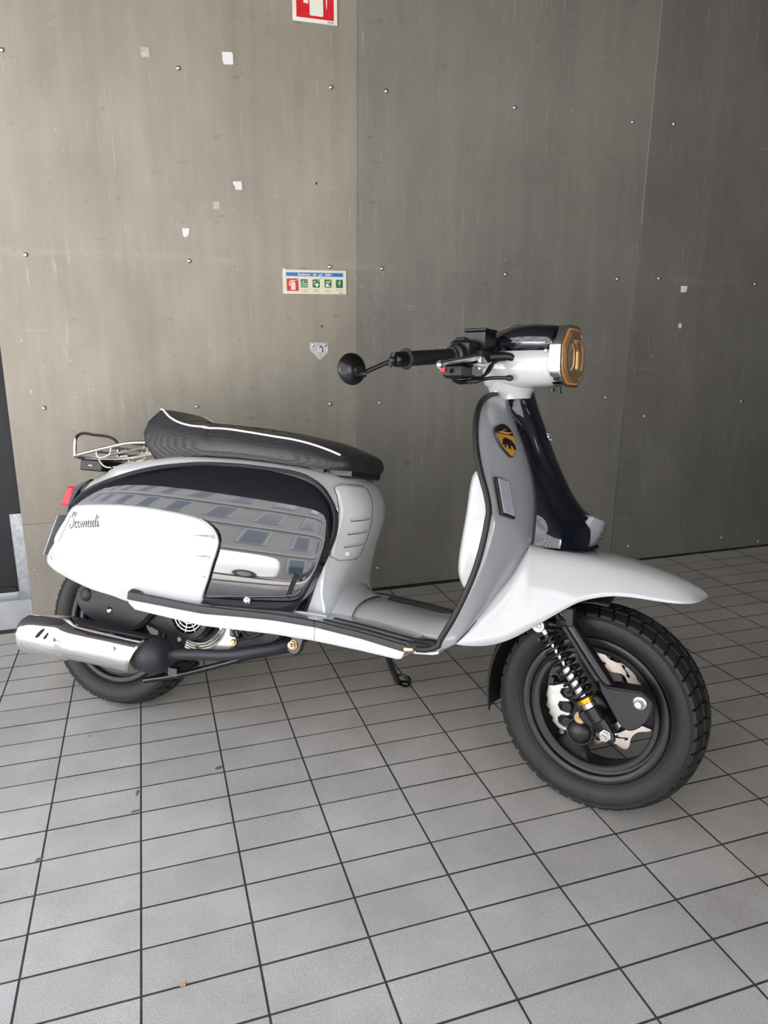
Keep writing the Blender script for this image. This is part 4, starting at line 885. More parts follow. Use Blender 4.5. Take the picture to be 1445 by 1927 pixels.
# ---------------------------------------------------------------- leg shield
tr_ = cr(Q('trim'), 46); se = cr(Q('seam'), 46)
rows = []
for a, b in zip(tr_, se):
    row = []
    for k in range(9):
        u = k/8; p = a.lerp(b, u); w = (a-b).length; p.x += .05*w*4*u*(1-u)+.010*math.sin(PI*u); row.append(p)
    rows.append(row)
for s in (1, -1):
    mb = MB(); mb.loft([[p if s == 1 else Vector(mir(p)) for p in r] for r in rows], False)
    o = part(mb, 'leg_shield', 'grey', label='light grey leg shield half' if s == 1 else None, solid=.004)
    mb = MB(); mb.tube([p if s == 1 else mir(p) for p in tr_], .0066, 10); part(mb, 'shield_trim', 'edge', o)
    mb = MB(); mb.tube([p+Vector((.001, -.002, -.001)) if s == 1 else Vector(mir(p+Vector((.001, -.002, -.001)))) for p in se], .0034, 8); part(mb, 'seam_gasket', 'edge', o)
    a, b = Q('ferr'); mb = MB(); mb.lathe([(.0086, 0), (.0092, .001), (.0078, .014), (.0070, .019)], (a.x-.002, a.y*s, a.z-.0005), b-a if s == 1 else Vector(mir(b-a)), 18); part(mb, 'trim_ferrule', 'copper', o)
    q = tr_[2]; q2 = tr_[3]; mb = MB(); mb.lathe([(.0078, 0), (.0082, .001), (.0078, .002)], q if s == 1 else mir(q), (q2-q) if s == 1 else Vector(mir(q2-q)), 16); part(mb, 'trim_tie', 'copper', o)
    if s == 1: LS = o
    else:
        mb = MB(); mb.tube([Vector((p.x, p.y*1, p.z)) for p in [Vector((1.0158, -.035, .9002)), Vector((1.017, 0, .9005)), Vector((1.0158, .035, .9002))]], .0066, 10); part(mb, 'shield_trim', 'edge', o)
def on_shield(px_):
    """nearest shield point and normal to a front-face position given by height and along-row fraction"""
    best = None
    for i in range(len(rows)-1):
        for k in range(8):
            c = (rows[i][k]+rows[i+1][k]+rows[i][k+1]+rows[i+1][k+1])/4; d = (c-px_).length
            if best is None or d < best[0]:
                n = (rows[i+1][k]-rows[i][k]).cross(rows[i][k+1]-rows[i][k]).normalized(); n = n if n.x > 0 else -n
                best = (d, c, n, i, k)
    return best
def shield_frame(c3):
    d, c, n, i, k = on_shield(c3)
    up = (Vector((0, 0, 1))-n*n.z).normalized(); rt = up.cross(n).normalized()      # rt: towards the scooter's left as seen from the front
    return Matrix(((rt.x, n.x, up.x, c.x), (rt.y, n.y, up.y, c.y), (rt.z, n.z, up.z, c.z), (0, 0, 0, 1)))
# local map: measure outline points relative to the shield's surface (ray from the point back along the view is already on it)
def to_shield(pts, Fm):
    inv = Fm.inverted(); cam_l = MB_.inverted() @ Vector((0, 0, CAMZ)); out = []
    for p in pts:
        a = inv @ cam_l; b = inv @ Vector(p); t = a.y/(a.y-b.y); q = a+(b-a)*t; out.append((q.x, q.z))
    return out
sg_ = Q('signal'); Fm = shield_frame(sum(sg_, Vector())/4)
so = to_shield(sg_, Fm); SH = lambda a, b, d: Fm @ Vector((a, d, b))
mb = MB(); mb.prism(so, -.004, .0045, SH, .0012); sgo = part(mb, 'turn_signal', 'satin', LS, smooth=False)
ins = inset(so, .0035); q0, q1, q2, q3 = [Vector(p) for p in ins]
mb = MB()
for k in range(7):
    a, b = k/7+.012, (k+1)/7-.012; m_ = (a+b)/2
    t0, t1, tm_ = q0.lerp(q1, a), q0.lerp(q1, b), q0.lerp(q1, m_); u0, u1, um = q3.lerp(q2, a), q3.lerp(q2, b), q3.lerp(q2, m_)
    vs = [SH(t0.x, t0.y, .004), SH(tm_.x, tm_.y, .0075), SH(t1.x, t1.y, .004), SH(u0.x, u0.y, .004), SH(um.x, um.y, .0075), SH(u1.x, u1.y, .004)]
    mb.add(vs, [(0, 1, 4, 3), (1, 2, 5, 4), (0, 2, 1), (3, 4, 5)])
part(mb, 'ribbed_lens', 'sigglass', LS, smooth=False)
bd = Q('shieldbadge'); Fm = shield_frame(sum(bd, Vector())/len(bd)); bo = to_shield(bd, Fm)
bsm = [tuple(p) for p in cr(bo, 40, True)]
mb = MB(); mb.prism(bsm, -.003, .0024, SH, .0006); bdo = part(mb, 'shield_badge', 'badgedark', LS, smooth=False)
zs_ = [p[1] for p in bsm]; zcut = min(zs_)+(max(zs_)-min(zs_))*.66
low = [p for p in inset(bsm, .0017)]
def clip(poly, zc, keep_low):
    out = []
    for i in range(len(poly)):
        a, b = poly[i], poly[(i+1) % len(poly)]; ina = (a[1] < zc) == keep_low; inb = (b[1] < zc) == keep_low
        if ina: out.append(a)
        if ina != inb: f = (zc-a[1])/(b[1]-a[1]); out.append((a[0]+(b[0]-a[0])*f, zc))
    return out
gp = clip(low, zcut, True); mb = MB(); mb.prism(gp, .0022, .0028, SH); part(mb, 'badge_field', 'badgegold', LS, smooth=False)
gcx = sum(p[0] for p in gp)/len(gp); gw = max(p[0] for p in gp)-min(p[0] for p in gp); gz = zcut
# elephant emblem facing left, on the gold field
eh = (zcut-min(p[1] for p in gp))*.52; ew = gw*.74
ele = [(-.50, .20), (-.56, .42), (-.46, .46), (-.42, .62), (-.26, .92), (-.02, 1.0), (.22, .90), (.40, .78), (.52, .50), (.50, .10), (.46, -.02), (.30, -.02), (.26, .28), (.14, .34), (.06, .02), (-.12, .0), (-.10, .34), (-.22, .36), (-.30, .08), (-.42, .06), (-.36, .40), (-.42, .30)]
mb = MB(); mb.prism([(gcx+a*ew+(b-.5)*-.004, zcut-eh*1.28+b*eh) for a, b in ele], .0027, .0033, SH); part(mb, 'elephant_emblem', 'badgedark', LS, smooth=False)
hx0 = min(p[0] for p in bsm)+.006
hz = max(zs_)-zcut
STW = 4.4
k_ = (max(p[0] for p in bsm)-min(p[0] for p in bsm))*.62/STW
part(script(lambda a, b: SH(hx0+a, .0028, zcut+.0022+b), k_, .0005, STK), 'badge_script', 'badgered', LS)
# ---------------------------------------------------------------- steering column cover
cs = cr(Q('seam')[:10], 24); cc = cr(Q('col_crease'), 24); cf = cr([(p.x, 0, p.z) for p in Q('col_front')[:9]], 24)
rings = []
for a, b, c in zip(cs, cc, cf):
    a = a+Vector((-.004, 0, 0)); wv = max(abs(b.y), .046); ya = abs(a.y)
    m_ = a.lerp(b, .5); pts = [a, Vector((m_.x, -(ya*.45+max(wv, ya*.8)*.55), m_.z)), Vector((b.x, -wv, b.z)), Vector((b.x*.45+c.x*.55, -wv*.80, b.z*.45+c.z*.55)), Vector((b.x*.1+c.x*.9, -wv*.42, b.z*.1+c.z*.9)), c]
    h_ = cr(pts, 14); rings.append(h_+[Vector(mir(p)) for p in h_[::-1]][1:])
low_ = [Vector((p.x-.004, p.y*.98, interp(p.x, [1.10, 1.12, 1.21, 1.25], [.560, .5630, .5625, .5640])+.002)) for p in rings[-1]]
low_ = [Vector((p.x, p.y, q.z if q.z < p.z else p.z)) for p, q in zip(rings[-1], low_)]
rings.append([p.lerp(q, .5)+Vector((.002, 0, 0)) for p, q in zip(rings[-1], low_)]); rings.append(low_)
mb = MB(); mb.loft(rings, False, False, False)
o0 = len(mb.v); mb.v += [Vector(p) for p in rings[0]]; mb.face(range(o0, o0+len(rings[0])))
col = part(mb, 'steering_column_cover', 'black', angle=50, label='glossy black steering column cover')
mb = MB(); mb.tube([rings[-1][k] for k in range(len(rings[-1]))], .004, 6); part(mb, 'column_gasket', 'satin', col)
bg_ = Q('badge'); r_ = bg_[:3]; f_ = bg_[3:]
mb = MB(); rws = []
for a, c in zip(r_, f_): h_ = [a+Vector((-.012, .004, 0)), a, a.lerp(c, .55)+Vector((.004, -.010, 0)), Vector((c.x, -.008, c.z))]; rws.append(h_+[Vector(mir(p)) for p in h_[::-1]])
rws.insert(0, [Vector((p.x-.012, p.y*.9, p.z+.004)) for p in rws[0]])
mb.loft(rws, False); part(mb, 'horn_badge', 'badgegrey', col, solid=.003)
mb = MB(); mb.tube([rws[-1][k]+Vector((0, 0, -.004)) for k in range(len(rws[-1]))], .006, 8); part(mb, 'badge_gasket', 'satin', col)
for k in range(4):
    z = .585+.011*k; mb = MB(); mb.box((1.2535+.0030*k, -.014, z), (1.2600+.0030*k, .014, z+.006), .001); part(mb, 'badge_rib', 'satin', col, smooth=False)
mb = MB()
i = 9; p = cf[i]; d = (cf[i+2]-cf[i-2]).normalized(); vs, fs = text_mesh('SCOMADI', .016, True); n_ = Vector((d.z, 0, -d.x)); n_ = n_ if n_.x > 0 else -n_
mb.add([p+n_*(.0012)+Vector((0, v.x, 0))-d*v.y*1.2 for v in vs], fs); part(mb, 'column_lettering', 'chrome', col, smooth=False, solid=.0015)
# ---------------------------------------------------------------- glove box behind the shield
gb = [(1.0029, .7222), (.9935, .7120), (.9890, .6853), (.9857, .6318), (.9815, .5832), (.9776, .5338), (.9802, .4938), (.999, .462), (1.055, .44), (1.09, .52), (1.10, .62), (1.07, .70), (1.04, .732)]
mb = MB(); gbs = [tuple(p) for p in cr(gb, 70, True)]; mb.prism(gbs, -.178, .178, XZ, .010); part(mb, 'glove_box', 'white', angle=50)
# ---------------------------------------------------------------- front mudguard
FB = cr(Q('fend_bot'), 60)
sm_ = [(p.x, p.z) for p in Q('seam')[::-1][1:8]]
zu_ = sm_+[(1.150, .5625), (1.1831, .5570), (1.2250, .5520), (1.2672, .5455), (1.3100, .5380), (1.3511, .5285), (1.3950, .5175), (1.4347, .5055), (1.4650, .4950), (1.4880, .4870)]
wu_ = [(.996, .2400), (1.05, .1960), (1.12, .1400), (1.20, .116), (1.2672, .099), (1.3511, .083), (1.3950, .078), (1.4347, .070), (1.4650, .054), (1.4830, .032), (1.4880, .012)]
ct = [(.99, .41), (1.05, .49), (1.1198, .560), (1.17, .5645), (1.2108, .5640), (1.2468, .5640), (1.2914, .5615), (1.3356, .5545), (1.3794, .5440), (1.4183, .5325), (1.4525, .5200), (1.4700, .5110), (1.4800, .5030), (1.4850, .4970), (1.4885, .4890)]
WU = cr([(a, b, 0) for a, b in wu_], 60)
rows = []
for i in range(61):
    f = i/60; x = .9975+(1.4870-.9975)*(1-(1-f)**1.6)
    zb = interp(x, [p.x for p in FB], [p.z for p in FB]); yb = interp(x, [p.x for p in FB], [-p.y for p in FB])
    zu = max(zb+.0005, interp(x, *fx_(zu_))); yu = min(yb-.0004, interp(x, [p.x for p in WU], [p.y for p in WU])); cz = max(zu+.0005, interp(x, *fx_(ct)))
    if x > 1.45:
        q_ = max(.02, math.sqrt(max(0, 1-((x-1.45)/.0375)**2))); zm_ = .4905
        yb *= q_; yu *= q_; zb = zm_+(zb-zm_)*q_; zu = zm_+(zu-zm_)*q_; cz = max(zu+.0003, min(cz, zm_+.030*q_))
    h = zu-zb; bl = .07*h
    b = Vector((x, -yb, zb)); u = Vector((x, -yu, zu)); c = Vector((x, 0, cz))
    m0 = b.lerp(u, .25)+Vector((0, -bl*.7, 0)); m1 = b.lerp(u, .6)+Vector((0, -bl, 0))
    k1 = u.lerp(c, .42)+Vector((0, 0, (cz-zu)*.32))
    h_ = cr([b, m0, m1, u, k1, c], 17); rows.append(h_+[Vector(mir(p)) for p in h_[::-1]][1:])
mb = MB(); mb.loft(rows, False)
o0 = len(mb.v); mb.v += [Vector(p) for p in rows[-1]]; mb.face(range(o0, o0+len(rows[-1])))
fend = part(mb, 'front_mudguard', 'white', angle=60, solid=.004, label='white front mudguard')
mb = MB(); mb.loft([[(x, y, z) for y, z in ((-w, z0-.02), (-w*.8, z0), (0, z0+.006), (w*.8, z0), (w, z0-.02))] for x, w, z0 in ((1.05, .13, .43), (1.15, .12, .50), (1.26, .10, .515), (1.38, .07, .505))], False); part(mb, 'mudguard_liner', 'matte', fend)
# ---------------------------------------------------------------- rear wheel and engine
def carcass(y):            # tyre outer radius against lateral position
    a = abs(y); return .2265-.0155*(a/.056)**2.6 if a <= .056 else .211
def tyre_profile():
    out = [(.160, -.044), (.166, -.050), (.178, -.0575), (.190, -.0605), (.200, -.0600), (.2075, -.0585), (.211, -.056)]
    out += [(carcass(y)-.004, y) for y in (-.050, -.040, -.028, -.014, 0, .014, .028, .040, .050)]
    out += [(r, -y) for r, y in out[6::-1]]
    return out+[(.158, .040), (.158, -.040)]
def wheel(T, name, phase, spokes0, label):
    rim = MB(); rim.lathe([(.158, -.050), (.1605, -.049), (.1605, -.044), (.152, -.040), (.150, -.036), (.1505, 0), (.150, .036), (.152, .040), (.1605, .044), (.1605, .049), (.158, .050), (.1495, .0495), (.146, .047), (.145, .036), (.1385, .033), (.1375, .039), (.1380, .0385), (.1365, .036), (.1360, -.022), (.1285, -.030), (.1262, -.036), (.1290, -.0385), (.1375, -.039), (.1385, -.033), (.145, -.036), (.146, -.047), (.1495, -.0495)], (0, 0, 0), (0, 1, 0), 96, closed=True)
    root = part(rim, name, 'rimpaint', label=label, T=T, angle=35)
    ty = MB(); P = tyre_profile(); ty.lathe(P, (0, 0, 0), (0, 1, 0), 96, closed=True)
    for s in (-1, 1):
        for r, y in ((.2050, .0595), (.2085, .0584), (.1690, .0527)):
            ty.tube([(r*math.cos(2*PI*k/72), s*y, r*math.sin(2*PI*k/72)) for k in range(72)], .0011, 5, closed=True)
    tyre = part(ty, 'tyre', 'rubber', root, T=T, angle=50)
    # chevron tread blocks standing on the carcass
    td = MB(); NB = 22; st = 2*PI/NB
    def P3(th, y, h): r = carcass(y)+h-.004; return (r*math.cos(th), y, r*math.sin(th))
    def block(pts, h=.0062):
        lo = [P3(t, y, -.001) for t, y in pts]; cxx = sum(p[0] for p in pts)/len(pts); cyy = sum(p[1] for p in pts)/len(pts)
        hi0 = [P3(t, y, h-.0012) for t, y in pts]; hi = [P3(cxx+(t-cxx)*.93, cyy+(y-cyy)*.93, h) for t, y in pts]; td.loft([lo, hi0, hi], True, False, True)
    for b in range(NB):
        for s in (-1, 1):
            t0 = b*st+(st*.5 if s > 0 else 0)+phase; e = s
            for sub in (0, .5):
                q = t0+st*sub
                block([(q+st*.03, e*.0025), (q+st*.20, e*.0150), (q+st*.22, e*.0285), (q+st*.62, e*.0285), (q+st*.60, e*.0145), (q+st*.44, e*.0025)], .0052)
                block([(q+st*.20, e*.0320), (q+st*.10, e*.0450), (q+st*.08, e*.0555), (q+st*.50, e*.0555), (q+st*.53, e*.0450), (q+st*.63, e*.0320)], .0050)
                r1, r2 = .2075, .2155
                td.add([(r1*math.cos(q+a), .0592*e, r1*math.sin(q+a)) for a in (st*.10, st*.46)]+[(r2*math.cos(q+a), .0553*e, r2*math.sin(q+a)) for a in (st*.48, st*.09)]+[(r1*math.cos(q+a), .0565*e, r1*math.sin(q+a)) for a in (st*.10, st*.46)], [(0, 1, 2, 3), (0, 3, 4), (1, 5, 2), (0, 4, 5, 1)])
    part(td, 'tread', 'rubber', root, T=T, smooth=False)
    sp = MB()
    for k in range(3):
        a0 = spokes0+2*PI*k/3; rings = []
        for r, w, y0, y1, sw in ((.028, .034, -.030, .022, 0), (.050, .030, -.034, .018, 0), (.075, .026, -.034, .014, .02), (.100, .027, -.030, .014, .05), (.122, .040, -.026, .016, .09), (.139, .064, -.022, .018, .11)):
            a = a0+sw; rd = Vector((math.cos(a), 0, math.sin(a))); tg = Vector((-math.sin(a), 0, math.cos(a))); c = rd*r; ring = []
            for j in range(12):
                f = 2*PI*j/12; cx_, cy_ = math.cos(f), math.sin(f); cx_ = math.copysign(abs(cx_)**.6, cx_); cy_ = math.copysign(abs(cy_)**.6, cy_)
                ring.append(c+tg*(w*cx_)+Vector((0, (y0+y1)/2+(y1-y0)/2*cy_, 0)))
            rings.append(ring)
        sp.loft(rings, True, True, True)
    sp.lathe([(.010, -.050), (.034, -.050), (.038, -.046), (.040, -.020), (.040, .030), (.030, .040), (.010, .040)], (0, 0, 0), (0, 1, 0), 32)
    part(sp, 'spokes', 'rimpaint', root, T=T, angle=50)
    # raised size marking on the sidewall, read from outside
    for txt, ang0, sz, rr_ in (('120/70-12', -PI/2+.13, .0165, .1895), ('6PR  TUBELESS', -PI/2-.62, .0075, .1905), ('- 56L -', -PI/2+1.05, .008, .1905)):
        vs, fs = text_mesh(txt, sz, True); mb = MB(); pts = []
        for v in vs:
            a = ang0-v.x/rr_; r = rr_-.004+v.y; yy = -(.0619-((r-.193)/.02)**2*.0030); pts.append((r*math.cos(a), yy, r*math.sin(a)))
        mb.add(pts, fs); part(mb, 'size_marking', 'sideprint', root, T=T, smooth=False)
    return root
RW = Matrix.Translation((0, 0, .2292))
rw = wheel(RW, 'rear_wheel', .05, math.radians(80), 'dark rear wheel with block tread tyre')
# muffler
def ell(x, y, z, ry, rz, sl, n=28): return [(x+sl*(rz*math.sin(2*PI*k/n)), y+ry*math.cos(2*PI*k/n), z+rz*math.sin(2*PI*k/n)) for k in range(n)]
mb = MB(); rg = []
for x, z, r, s in ((-.1665, .2045, .030, 0), (-.1650, .2045, .043, -.05), (-.158, .2045, .0495, -.08), (-.148, .2055, .0530, -.10), (-.10, .2085, .0550, -.05), (-.035, .2120, .0585, 0), (-.022, .2112, .0570, .1), (-.012, .2085, .0500, .2), (-.002, .2070, .0470, .25), (.05, .2060, .0465, .3), (.12, .2050, .0462, .4), (.199, .2035, .0460, .46), (.2025, .2033, .0445, .46)):
    rg.append(ell(x, -.200, z, r*.96, r, s))
mb.loft(rg, True, True, True); muf = part(mb, 'muffler', 'chrome', angle=25, label='chrome muffler cover with two slots')
mb = MB(); mb.loft([ell(.196, -.1975, .2035, .0475, .0490, .46), ell(.2035, -.1975, .2033, .0475, .0490, .46)], True, True, True); part(mb, 'cover_rim', 'steel', muf)
mb = MB(); mb.loft([ell(x, -.182, z, r, r*1.0, s) for x, z, r, s in ((-.12, .2180, .040, 0), (-.02, .2190, .046, 0), (.10, .2120, .0450, 0), (.17, .2080, .0450, 0), (.225, .2055, .0480, .0), (.250, .204, .042, 0), (.262, .203, .028, 0), (.265, .203, .010, 0))], True, True, True); part(mb, 'muffler_body', 'muffler', muf)
for x0, x1 in ((-.0640, -.0815), (-.0380, -.0555)):
    mb = MB(); zz = (.2395, .2150)
    rows_ = []
    for k in range(9):
        f = k/8; x = x0+(x1-x0)*f; z = zz[0]+(zz[1]-zz[0])*f; cz_ = .2100; r = .0560; dy = math.sqrt(max(0, r*r-(z-cz_)**2)); w = .0050*math.sqrt(max(.15, 1-(2*f-1)**4))
        rows_.append([(x-w, -.200-dy*.96-.0012, z), (x+w, -.200-dy*.96-.0012, z)])
    mb.loft(rows_, False); part(mb, 'cover_slot', 'dark', muf, solid=.002)
for x, z in ((-.025, .2178), (.1508, .2190)):
    r = .0585 if x < 0 else .0465; cz_ = .212 if x < 0 else .2045; dy = math.sqrt(r*r-(z-cz_)**2)
    mb = MB(); mb.lathe([(.0001, .0030), (.0020, .0022), (.0042, .0028), (.0056, .0008), (.0056, -.003)], (x, -.200-dy*.96, z), (0, -1, .15), 14); part(mb, 'cover_screw', 'steel', muf)
mb = MB(); mb.tube(cr([(.225, -.178, .2020), (.2434, -.172, .2050), (.2771, -.165, .2108), (.3432, -.16, .2196), (.4078, -.16, .2282), (.458, -.158, .2387), (.4916, -.155, .2490), (.531, -.14, .2600), (.575, -.11, .279), (.60, -.06, .30)], 40), .0138, 14); part(mb, 'exhaust_pipe', 'muffler')
mb = MB(); mb.lathe([(.0165, 0), (.0175, .004), (.0165, .012)], (.2400, -.172, .2045), (.96, .1, .16), 18); part(mb, 'pipe_collar', 'muffler')
mb = MB(); mb.box((.235, -.19, .165), (.255, -.165, .197), .004); part(mb, 'muffler_bracket', 'muffler')
# lower bar, engine, swing cover
mb = MB(); mb.tube(cr([(.160, -.125, .1165), (.2495, -.12, .1429), (.318, -.12, .168), (.375, -.118, .190), (.41, -.115, .204), (.4485, -.11, .2200), (.50, -.10, .235), (.58, -.09, .262)], 24), .0085, 12); part(mb, 'stand_bar', 'satin')
mb = MB(); mb.box((.232, -.128, .138), (.258, -.108, .165), .003); part(mb, 'bar_bracket', 'satin')
mb = MB(); mb.tube([(.168, -.125, .1165), (.168, .10, .1165)], .0080, 12); part(mb, 'stand_bar', 'satin')
sc_ = [(-.085, .330), (-.090, .300), (-.070, .268), (-.035, .250), (.02, .240), (.0844, .2360), (.12, .245), (.165, .288), (.20, .32), (.18, .36), (.04, .37), (-.03, .36)]
mb = MB(); mb.prism([tuple(p) for p in cr(sc_, 40, True)], -.085, -.120, XZ, .008); part(mb, 'swing_arm_cover', 'cast', angle=30)
mb = MB(); mb.sphere((-.052, -.118, .315), .020, 14, sc=(1, .5, 1)); part(mb, 'cover_boss', 'cast')
mb = MB(); mb.lathe([(.002, .0015), (.0035, .003), (.0062, .004), (.0075, .003), (.0085, .0)], (.0305, -.1205, .2837), (0, -1, 0), 18); part(mb, 'axle_bolt', 'steel')
mb = MB(); mb.prism([(.12, .25), (.30, .20), (.48, .22), (.55, .27), (.53, .36), (.20, .38), (.12, .34)], -.10, .10, XZ, .02); eng = part(mb, 'engine_case', 'cast', angle=30)
mb = MB(); c = (.2870, -.10, .308); mb.lathe([(.050, .0), (.066, .004), (.066, .030), (.060, .040), (.048, .042), (.046, .034), (.046, .0)], c, (0, -1, 0), 40); part(mb, 'fan_shroud', 'plastic', eng)
for r in (.012, .022, .032, .041):
    mb = MB(); mb.tube([(c[0]+r*math.cos(2*PI*k/28), -.1375, c[2]+r*math.sin(2*PI*k/28)) for k in range(28)], .0016, 6, closed=True); part(mb, 'fan_grille_ring', 'alu', eng)
for k in range(10):
    a = 2*PI*k/10+.2; mb = MB(); mb.tube([(c[0]+.008*math.cos(a), -.1375, c[2]+.008*math.sin(a)), (c[0]+.046*math.cos(a), -.1365, c[2]+.046*math.sin(a))], .0014, 6); part(mb, 'fan_grille_bar', 'alu', eng)
mb = MB(); mb.lathe([(.001, .0), (.044, .0)], (c[0], -.128, c[2]), (0, -1, 0), 20); part(mb, 'fan_rotor', 'dark', eng)
mb = MB(); mb.lathe([(.002, .004), (.0055, .004), (.0065, 0)], (.2700, -.142, .2435), (0, -1, 0), 12); part(mb, 'shroud_screw', 'zinc', eng)
for r, y in ((.074, -.112), (.081, -.110), (.088, -.108), (.095, -.106)):
    mb = MB(); mb.tube([(c[0]+.012+r*math.cos(a), y, c[2]-.002+r*math.sin(a)) for a in [math.radians(-112+i*6) for i in range(20)]], .0034, 8); part(mb, 'cooling_fin', 'alu', eng)
mb = MB(); mb.prism([tuple(p) for p in cr([(.285, .205), (.34, .200), (.385, .215), (.410, .245), (.415, .285), (.39, .30), (.372, .27), (.35, .235), (.31, .220)], 30, True)], -.09, -.110, XZ, .005); part(mb, 'crankcase_cover', 'alu', eng, angle=30)
for x, z in ((.372, .283), (.350, .222), (.305, .225)):
    mb = MB(); mb.lathe([(.001, .006), (.0045, .006), (.0055, .003), (.007, .002), (.007, 0)], (x, -.112, z), (0, -1, 0), 6); part(mb, 'case_bolt', 'brass', eng, smooth=False)
mb = MB(); mb.box((.395, -.115, .262), (.425, -.085, .325), .006); mb.cyl((.415, -.115, .295), (.415, -.135, .295), .012, 14, ch=.003); part(mb, 'carburettor', 'satin', eng)
mb = MB(); mb.box((.425, -.105, .30), (.50, -.08, .33), .006); part(mb, 'intake_duct', 'plastic', eng)
for pts in ([(.405, -.12, .33), (.413, -.125, .28), (.43, -.12, .262), (.47, -.11, .285)], [(.44, -.12, .33), (.435, -.128, .29), (.455, -.12, .272), (.50, -.11, .30)]):
    mb = MB(); mb.tube(cr(pts, 20), .0034, 8); part(mb, 'hose', 'plastic', eng)
mb = MB(); mb.lathe([(.001, .008), (.005, .008), (.006, .004), (.009, .003), (.009, -.008)], (.433, -.155, .262), (.2, -1, .3), 6); part(mb, 'pipe_bolt', 'brass', smooth=False)
mb = MB(); mb.prism([tuple(p) for p in cr([(.560, .312), (.60, .298), (.588, .290), (.5905, .272), (.606, .262), (.622, .270), (.628, .290), (.632, .318), (.58, .33)], 40, True)], -.165, -.180, XZ, .003); lug = part(mb, 'frame_lug', 'satin', angle=30)
mb = MB(); mb.box((.42, -.12, .315), (.69, .12, .338), .004); mb.box((.50, -.17, .318), (.62, -.1, .330), .004); part(mb, 'frame_rail', 'satin')
mb = MB(); mb.lathe([(.001, .016), (.0045, .016), (.0052, .015), (.0052, .008), (.0095, .008), (.0095, .0015), (.012, .0012), (.012, 0)], (.6055, -.180, .2870), (-.15, -1, 0), 6); part(mb, 'lug_bolt', 'brass', lug, smooth=False)
# rear inner mudguard
mb = MB(); mb.loft([[(.262*math.cos(a), y, .2292+.262*math.sin(a)-(abs(y)/.07)**2*.012) for y in (-.07, -.05, -.025, 0, .025, .05, .07)] for a in [math.radians(35+i*9) for i in range(12)]], False); part(mb, 'rear_inner_mudguard', 'matte', solid=.003)
# side stand on the left
mb = MB(); mb.tube(cr([(.715, .09, .31), (.7205, .13, .262), (.716, .22, .178), (.709, .30, .122), (.7045, .342, .0965), (.712, .358, .0905), (.732, .360, .0915)], 30), .0095, 12); stn = part(mb, 'side_stand', 'satin')
mb = MB(); mb.tube(cr([(.708, .335, .0990), (.716, .30, .128), (.735, .296, .131), (.748, .305, .124), (.744, .335, .103), (.738, .352, .093)], 24), .0042, 8); part(mb, 'stand_loop', 'satin', stn)
mb = MB(); mb.lathe([(.001, 0), (.016, 0), (.016, .003), (.001, .003)], (.722, .361, .0868), (0, -.2334, .9724), 18); part(mb, 'stand_foot', 'satin', stn)
# ---------------------------------------------------------------- steered front end (built in the fork's own frame, wheel centre at its origin)
fw = wheel(MS, 'front_wheel', .12, math.radians(242), 'dark front wheel with block tread tyre')
TS_ = MS
def fp(mb, name, m, parent=SCO, label=None, **k): return part(mb, name, m, parent, label, T=TS_, **k)
mb = MB(); mb.sphere((-.030, -.030, -.062), .027, 18, sc=(1, .75, 1)); fp(mb, 'hub_boss', 'rimpaint', fw)
mb = MB(); mb.tube([(-.030+.029*math.cos(2*PI*k/30), -.030, -.062+.029*math.sin(2*PI*k/30)) for k in range(30)], .0025, 6, closed=True); fp(mb, 'boss_ring', 'rimpaint', fw)
# wavy brake disc
def disc_r(a): return .1030+.0105*math.cos(9*a)+.002*math.cos(18*a)
mb = MB(); N_ = 144; rg = []
for y in (.028, .032):
    rg.append([(disc_r(2*PI*k/N_)*math.cos(2*PI*k/N_+.35), y, disc_r(2*PI*k/N_)*math.sin(2*PI*k/N_+.35)) for k in range(N_)])
ri = []
for y in (.032, .028):
    ri.append([((.074+.004*math.cos(9*2*PI*k/N_))*math.cos(2*PI*k/N_+.35), y, (.074+.004*math.cos(9*2*PI*k/N_))*math.sin(2*PI*k/N_+.35)) for k in range(N_)])
mb.loft([rg[0], rg[1], ri[0], ri[1], rg[0]], True)
for k in range(5):
    a = 2*PI*k/5+.6; c_, s_ = math.cos(a), math.sin(a)
    mb.add([Vector((c_*r+s_*w, y, s_*r-c_*w)) for y in (.029, .031) for r, w in ((.035, -.009), (.076, -.007), (.076, .007), (.035, .009))], [(0, 1, 2, 3), (7, 6, 5, 4), (0, 4, 5, 1), (1, 5, 6, 2), (2, 6, 7, 3), (3, 7, 4, 0)])
bdisc = fp(mb, 'brake_disc', 'disc', fw, angle=40)
mb = MB()
for k in range(9):
    a = 2*PI*k/9+.35; L_ = []
    for j in range(9):
        f = j/8-.5; r = .089+.016*f; aa = a+.10*math.sin(f*5)+.06*f; L_.append((r*math.cos(aa), .0276, r*math.sin(aa)))
    rw_ = [[(p[0]-.0042*math.sin(a), p[1], p[2]+.0042*math.cos(a)), (p[0]+.0042*math.sin(a), p[1], p[2]-.0042*math.cos(a))] for p in L_]; mb.loft(rw_, False)
fp(mb, 'disc_slots', 'dark', fw, solid=.0006)
